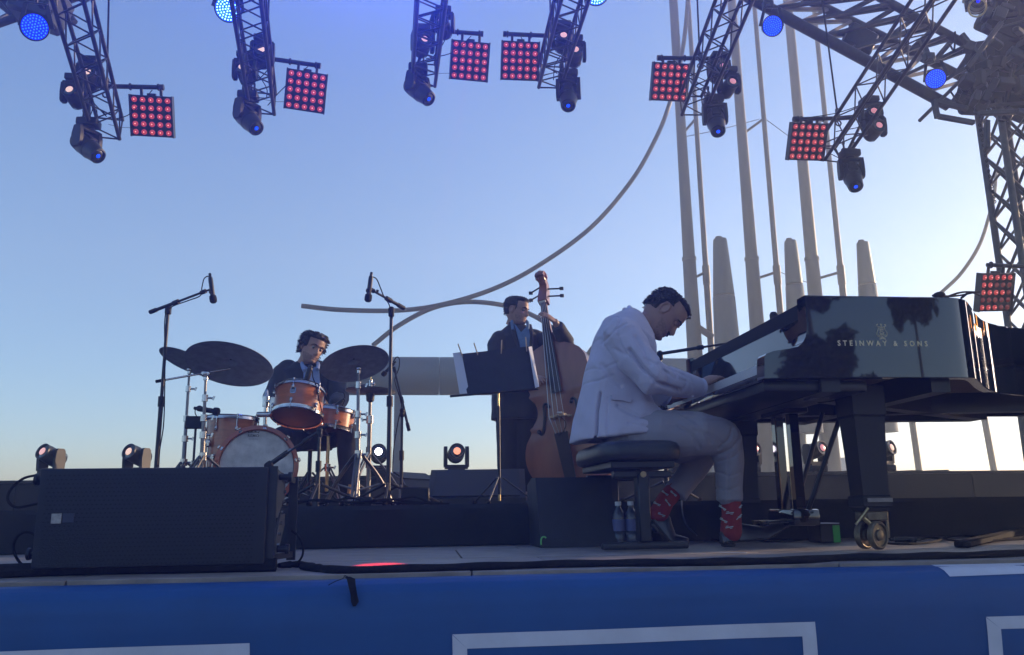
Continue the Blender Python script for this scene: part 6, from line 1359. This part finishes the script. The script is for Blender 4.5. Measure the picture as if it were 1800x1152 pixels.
def shoe(heel, ball, toe, upv, ank, name='shoe'):
    """heel/ball/toe sole points, upv from sole to instep"""
    mb = MB(); f = (ball-heel).normalized(); y = V((0, 1, 0)); secs = [(heel-f*.012, .026, .045), (heel+f*.02, .034, .07), (heel.lerp(ball, .35), .034, .085), (heel.lerp(ball, .62), .040, .068), (ball, .046, .05), (ball.lerp(toe, .5), .041, .038), (ball.lerp(toe, .85), .028, .027), (toe, .012, .016)]
    rings = []
    for c, w_, h_ in secs:
        ring = []
        for i in range(20):
            t = 2*math.pi*i/20; sx = math.sin(t); ring.append(c+y*(w_*math.cos(t)*(1 if sx < 0 else 1-.35*sx))+upv*(h_*max(0, sx)**.8 if sx > 0 else .004*sx))
        rings.append(ring)
    mb.loft(rings); mb.ell(ank, (.045, .04, .03), nu=16, nv=8); so = mesh_obj(name, remesh(mb, .004, 3, .5, O), SHOE, per)
    sl = MB(); sl.loft([[c+y*(w_*1.06*math.cos(t))-upv*.004+upv*(.005*math.sin(t)) for t in [2*math.pi*i/16 for i in range(16)]] for c, w_, h_ in secs]); sl.build('sole', SOLE, so)
    hl = MB(); hl.box(heel+f*.022-upv*.014, (.06, .06, .024), Matrix((f, y, upv)).transposed(), bev=.008); hl.build('heel', SHOE, so)
    return so
h_, b_, t_ = pp(1272, 953, 3.80), pp(1345, 945, 3.84), pp(1394, 918, 3.87)
shoe(h_, b_, t_, V((-.12, 0, 1)).normalized(), pp(1287, 930, 3.80))
h_, b_, t_ = pp(1148, 918, 4.03), pp(1176, 958, 4.03), pp(1209, 965, 4.03); t_.z = max(t_.z, .012); b_.z = max(b_.z, .015)
shoe(h_, b_, t_, V((.72, 0, .69)).normalized(), pp(1160, 904, 4.03))
# hair, brow, moustache, stubble
def hl_pianist(z, t):
    a = abs(math.atan2(math.sin(t), math.cos(t))); return max(min(z-(.066-.0*a), .08), min((a-1.12)*.05, z-(-.028 if a < 1.75 else -.005 if a < 1.95 else -.052))) if not (1.42 < a < 1.86 and z < .034) else -.02
hair_obj(Mh, hl_pianist, lambda z, t: .011+.008*max(0, math.cos(t))*max(0, z)/.1, per, rough=.5, seed=4, tufts=620, tl=.013)
brows(Mh, 1.0, per); eyes(Mh, 1.0, per, True)
def patch(M, name, cond, th, m, parent, z0, z1, a1, nz=14, na=26):
    mb = MB(); ok = {}
    for i in range(nz+1):
        for j in range(na+1):
            z = z0+(z1-z0)*i/nz; t = -a1+2*a1*j/na; inside = cond(z, t); mb.v.append(M @ (head_pt(z, t, th if inside else -.006)))
    for i in range(nz):
        for j in range(na): a = i*(na+1)+j; mb.f.append((a, a+1, a+na+2, a+na+1))
    return mb.build(name, m, parent, smooth=70)
patch(Mh, 'moustache', lambda z, t: -.062 < z < -.047 and abs(t) < .42, .005, BROWM, per, -.068, -.042, .5)
STUB = mat('stubble_skin', (.28, .165, .118), .65, var=.3, scale=60)
def jaw(z, t): a = abs(t); return z < -.045-.02*(a < .5)+.0*a and not (a < .3 and z > -.083)
patch(Mh, 'stubble', lambda z, t: (-.118 < z < -.06+.02*min(1, abs(t)/1.2)) and not (abs(t) < .33 and z > -.084), .0012, STUB, per, -.119, -.035, 1.45, 22, 40)

# ------------------------------------------------------------------ THE BASS PLAYER
O = None
DARKJ = mat('dark_jacket', (.022, .023, .027), .85, var=.2, scale=5, bump=.2, bscale=300, sheen=.1); DENIM = mat('blue_shirt', (.10, .17, .27), .8, var=.12, scale=30); DARKT = mat('dark_trousers', (.018, .018, .021), .9, var=.2, scale=5)
Yb = 6.75; q = lambda x, y, Y=Yb: P(x, y, Y)
per = thing('person', 'man in a dark jacket and blue shirt standing behind the double bass', 'person', V((q(905, 800).x, Yb, RZ))); O = ORI[per.name]
yaw = R(58); hcB = q(909, 547, 6.72); fx = V((math.sin(yaw), -math.cos(yaw), -.14)); MhB = Mhead(hcB, fx, V((.04, 0, 1)), 1.0)
body = MB(); head_mesh(body, MhB); head_extras(body, MhB, 1.0)
ch = q(908, 620); body.limb([MhB @ V((-.015, 0, -.06)), q(905, 580, 6.76), q(906, 600), ch, q(906, 660), q(905, 705)], [.054, .058, .09, .125, .12, .125])
sL, sR = q(873, 601, 6.72), q(944, 600, 6.78); eR, wR = q(997, 604, 6.52), q(976, 566, 6.38); eL, wL = q(877, 672, 6.6), q(936, 664, 6.42)
for a, b, c in ((sL, eL, wL), (sR, eR, wR)): body.limb([ch.lerp(a, .7), a, b, c], [.06, .055, .042, .027])
for x in (893, 921): body.limb([q(x, 712), q(x, 790), V((q(x, 800).x, Yb, RZ+.08))], [.085, .06, .04]); body.ell(V((q(x+3, 880).x, Yb-.08, RZ+.05)), (.045, .12, .045))
# fretting hand wraps round the neck, plucking hand reaches the strings
neckp = bp_(0, -.03, 1.30); hand(body, wR, (q(953, 549, 6.33)-wR), V((.25, -.65, .75)), -1, .19, (.3, .6, .5), .12, .35)
hand(body, wL, (q(957, 668, 6.2)-wL), V((-.2, -.8, .5)), 1, .185, (.35, .5, .3), .06, .5)
mesh_obj('body', remesh(body, .005, 1, .4, O), SKIN, per)
jk = MB(); w3 = V((.96, -.28, 0)).normalized()
def ring(c, rx, ry, n=28, e=2.4, tilt=0): return [c+w3*rx*math.copysign(abs(math.cos(t))**(2/e), math.cos(t))+V((.28, .96, 0))*ry*math.copysign(abs(math.sin(t))**(2/e), math.sin(t))+V((0, 0, tilt*math.cos(t))) for t in [2*math.pi*i/n for i in range(n)]]
jk.loft([ring(q(907, 572, 6.76), .075, .07), ring(q(907, 582), .13, .1), ring(q(908, 594), .185, .125), ring(q(908, 625), .205, .14), ring(q(907, 665), .195, .14), ring(q(906, 700), .19, .14), ring(q(905, 738), .195, .145)])
jk.limb([q(880, 596, 6.73), q(873, 606, 6.7), q(876, 672, 6.6), q(921, 666, 6.46)], [.075, .078, .066, .05], 16); jk.limb([q(938, 594, 6.76), q(950, 600, 6.72), q(994, 603, 6.53), q(982, 580, 6.43)], [.075, .075, .07, .055], 16); jk.tube([q(996, 602, 6.52), q(979, 572, 6.40)], [.066, .05], 16)
me = remesh(jk, .008, 3, .5, O); wrinkle(me, O, .006, 6, (1, 1, .7), 5); mesh_obj('jacket', me, DARKJ, per)
tr = MB(); 
for x in (892, 921): tr.limb([q(x+2, 725), q(x, 800), V((q(x, 870).x, Yb, RZ+.06))], [.105, .085, .07], 16)
tr.ell(q(906, 722), (.17, .13, .12)); me = remesh(tr, .009, 3, .5, O); wrinkle(me, O, .005, 8, (1, 1, .5), 2); mesh_obj('trousers', me, DARKT, per)
for x in (892, 921):
    mb = MB(); c = V((q(x, 870).x+.02, Yb-.06, RZ+.035)); mb.ell(c, (.048, .13, .04)); mb.box(c-V((0, 0, .025)), (.085, .25, .016), bev=.006); mesh_obj('shoe', remesh(mb, .006, 2, .5, O), SHOE, per)
fB = MhB.to_3x3() @ V((1, 0, 0)); fB.z = 0; fB.normalize()
def shirt_front(name, pts, m, off=.012):
    mb = MB(); P_ = [V(p) for p in pts]; mb.v = P_+[p+V((0, .05, 0)) for p in P_]; n = len(P_); mb.f = [tuple(range(n)), tuple(range(2*n-1, n-1, -1))]+[(i, i+n, (i+1) % n+n, (i+1) % n) for i in range(n)]
    return mb.build(name, m, per, smooth=0)
shirt_front('shirt_front', [q(904, 568, 6.64), q(916, 584, 6.60), q(928, 572, 6.62), q(932, 590, 6.585), q(928, 640, 6.56), q(915, 610, 6.575)], DENIM)
mb = MB(); cl_ = smoothpts([q(902, 580, 6.63), q(900, 566, 6.68), q(905, 560, 6.78), q(922, 563, 6.76), q(928, 570, 6.66), q(926, 582, 6.61)], 4); mb.tube(cl_, [.014]*len(cl_), 8); mb.build('shirt_collar', DENIM, per)
mb = MB(); mb.tube(smoothpts([q(897, 568, 6.70), q(902, 586, 6.62), q(912, 612, 6.58), q(917, 640, 6.575)], 4), .013, 8); mb.tube(smoothpts([q(932, 572, 6.68), q(936, 590, 6.60), q(932, 620, 6.58), q(926, 645, 6.575)], 4), .013, 8)
lp_ = mb.build('lapels', DARKJ, per); lp_['kind'] = 'stuff'
def hl_short(z, t):
    a = abs(math.atan2(math.sin(t), math.cos(t))); return max(min(z-.062, .08), min((a-1.0)*.06, z-(-.02 if a < 1.7 else 0.0 if a < 1.95 else -.058))) if not (1.42 < a < 1.86 and z < .03) else -.02
hair_obj(MhB, hl_short, lambda z, t: .012+.01*max(0, z)/.1, per, rough=.5, seed=11, tufts=420, tl=.012); brows(MhB, 1.0, per); eyes(MhB, 1.0, per)
patch(MhB, 'stubble', lambda z, t: (-.118 < z < -.055+.02*min(1, abs(t)/1.2)) and not (abs(t) < .33 and -.084 < z < -.054), .0012, STUB, per, -.119, -.035, 1.4, 20, 36)

# ------------------------------------------------------------------ THE DRUMMER
Yd = 6.2; q = lambda x, y, Y=Yd: P(x, y, Y)
per = thing('person', 'curly haired man in a dark jacket sitting at the drums with head tilted', 'person', V((q(545, 770).x, Yd, q(545, 770).z))); O = ORI[per.name]
yaw = R(34); hcD = q(549, 613, 6.12); fx = V((math.sin(yaw), -math.cos(yaw), -.20)); MhD = Mhead(hcD, fx, V((.30, .05, 1)), 1.0)
body = MB(); head_mesh(body, MhD); head_extras(body, MhD, 1.0); ch = q(545, 680)
body.limb([MhD @ V((-.015, 0, -.06)), q(545, 642, 6.16), q(545, 660), ch, q(545, 720), q(545, 762)], [.054, .058, .09, .125, .12, .13])
sL, sR = q(500, 656), q(590, 662); eL, wL = q(478, 700, 6.05), q(500, 722, 5.85); eR, wR = q(598, 704, 6.05), q(589, 714, 5.85)
for a, b, c in ((sL, eL, wL), (sR, eR, wR)): body.limb([ch.lerp(a, .7), a, b, c], [.06, .055, .042, .027])
kL, kR = q(498, 770, 5.75), q(612, 762, 5.8)
for k, hx in ((kL, 525), (kR, 566)): body.limb([q(hx, 762), k, V((k.x+.01, k.y+.05, RZ+.1))], [.085, .06, .04])
hand(body, wL, V((.35, -.8, -.1)), V((0, 0, 1)), 1, .18, (.6, .9, .7), .03, .4); hand(body, wR, V((-.1, -.6, -.35)), V((.1, -.5, .8)), -1, .18, (.7, 1.0, .7), .03, .35)
mesh_obj('body', remesh(body, .005, 1, .4, O), SKIN, per)
jk = MB(); w3 = V((1, .0, 0))
def ring(c, rx, ry, n=28, e=2.5): return [c+V((1, 0, 0))*rx*math.copysign(abs(math.cos(t))**(2/e), math.cos(t))+V((0, 1, 0))*ry*math.copysign(abs(math.sin(t))**(2/e), math.sin(t)) for t in [2*math.pi*i/n for i in range(n)]]
jk.loft([ring(q(546, 636, 6.17), .085, .075), ring(q(545, 643), .14, .1), ring(q(543, 653), .20, .125), ring(q(543, 690), .205, .145), ring(q(544, 730), .195, .15), ring(q(545, 765), .21, .16)])
jk.limb([q(507, 651), q(498, 658), q(479, 700, 6.05), q(494, 718, 5.9)], [.078, .08, .068, .052], 16); jk.limb([q(580, 651), q(588, 661), q(597, 703, 6.05), q(590, 712, 5.88)], [.078, .08, .068, .05], 16)
me = remesh(jk, .008, 3, .5, O); wrinkle(me, O, .007, 6, (1, 1, .7), 7); mesh_obj('jacket', me, DARKJ, per)
tr = MB(); JEAN = mat('dark_jeans', (.022, .026, .042), .9, var=.2, scale=8)
for k, hx in ((kL, 525), (kR, 566)): tr.limb([q(hx, 768), k, V((k.x+.01, k.y+.04, RZ+.12))], [.11, .082, .062], 16)
tr.ell(q(545, 768), (.19, .15, .1)); me = remesh(tr, .009, 3, .5, O); wrinkle(me, O, .005, 8, (1, 1, .5), 2); mesh_obj('trousers', me, JEAN, per)
for k in (kL, kR):
    mb = MB(); c = V((k.x+.01, k.y-.02, RZ+.04)); mb.ell(c, (.048, .13, .04)).box(c-V((0, 0, .028)), (.085, .25, .016), bev=.006); mesh_obj('shoe', remesh(mb, .006, 2, .5, O), SHOE, per)
LSH = mat('light_blue_shirt', (.2, .26, .42), .8, var=.1, scale=30)
shirt_front('shirt_front', [q(533, 640, 6.04), q(545, 650, 6.02), q(559, 643, 6.03), q(563, 680, 6.03), q(560, 720, 6.02), q(536, 720, 6.02), q(534, 680, 6.03)], LSH)
mb = MB(); cl_ = smoothpts([q(535, 652, 6.0), q(531, 640, 6.08), q(536, 634, 6.2), q(553, 634, 6.2), q(559, 640, 6.08), q(558, 650, 6.0)], 4); mb.tube(cl_, [.014]*len(cl_), 8); mb.build('shirt_collar', LSH, per)
def hl_curly(z, t):
    a = abs(math.atan2(math.sin(t), math.cos(t))); return max(min(z-.058, .08), min((a-.95)*.08, z-(-.02 if a < 1.6 else -.07)))
hair_obj(MhD, hl_curly, lambda z, t: .015+.013*max(0, z)/.1, per, rough=.8, seed=21, tufts=620, tl=.02, curl=.4); brows(MhD, 1.0, per); eyes(MhD, 1.0, per)
patch(MhD, 'beard', lambda z, t: (-.12 < z < -.062+.02*min(1, abs(t)/1.2)) and not (abs(t) < .28 and -.083 < z < -.056), .0015, mat('short_beard', (.23, .135, .095), .75, var=.3, scale=60), per, -.121, -.02, 1.45, 20, 36)
WOODS = mat('drumstick_wood', (.55, .24, .06), .5)
a, b = q(568, 700, 5.8), q(584, 722, 5.72); e = (b-a).normalized(); mb = MB(); mb.tube([a-e*.12, a, b, b+e*.14], [.0045, .0075, .0075, .0075], 8).ell(a-e*.125, .006, nu=8, nv=6)
mb.build('drumstick', WOODS, label='orange wooden drumstick in the drummer\'s hand behind the rack tom', cat='drumstick')
# a spare stick standing in the cymbal stand legs
a, b = P(613, 868, 5.15), P(616, 852, 5.15); mb = MB(); mb.cyl(a, b, .011, n=8); mb.build('stick_end', WOODS, label='short orange wooden stick end between the legs of the right cymbal stand', cat='stick')
# ================================================================== AIR
hz = bpy.data.materials.new('haze_air'); hz.use_nodes = True; n_ = hz.node_tree.nodes; n_.remove(n_['Principled BSDF'])
pv = n_.new('ShaderNodeVolumePrincipled'); pv.inputs['Density'].default_value = HAZE; pv.inputs['Color'].default_value = (.86, .95, 1, 1); pv.inputs['Anisotropy'].default_value = HAZE_G
hz.node_tree.links.new(pv.outputs[0], n_['Material Output'].inputs['Volume'])
hb_ = MB().box((6, 20, 9.5), (110, 100, 24)).build('haze', hz, kind='stuff', smooth=0)
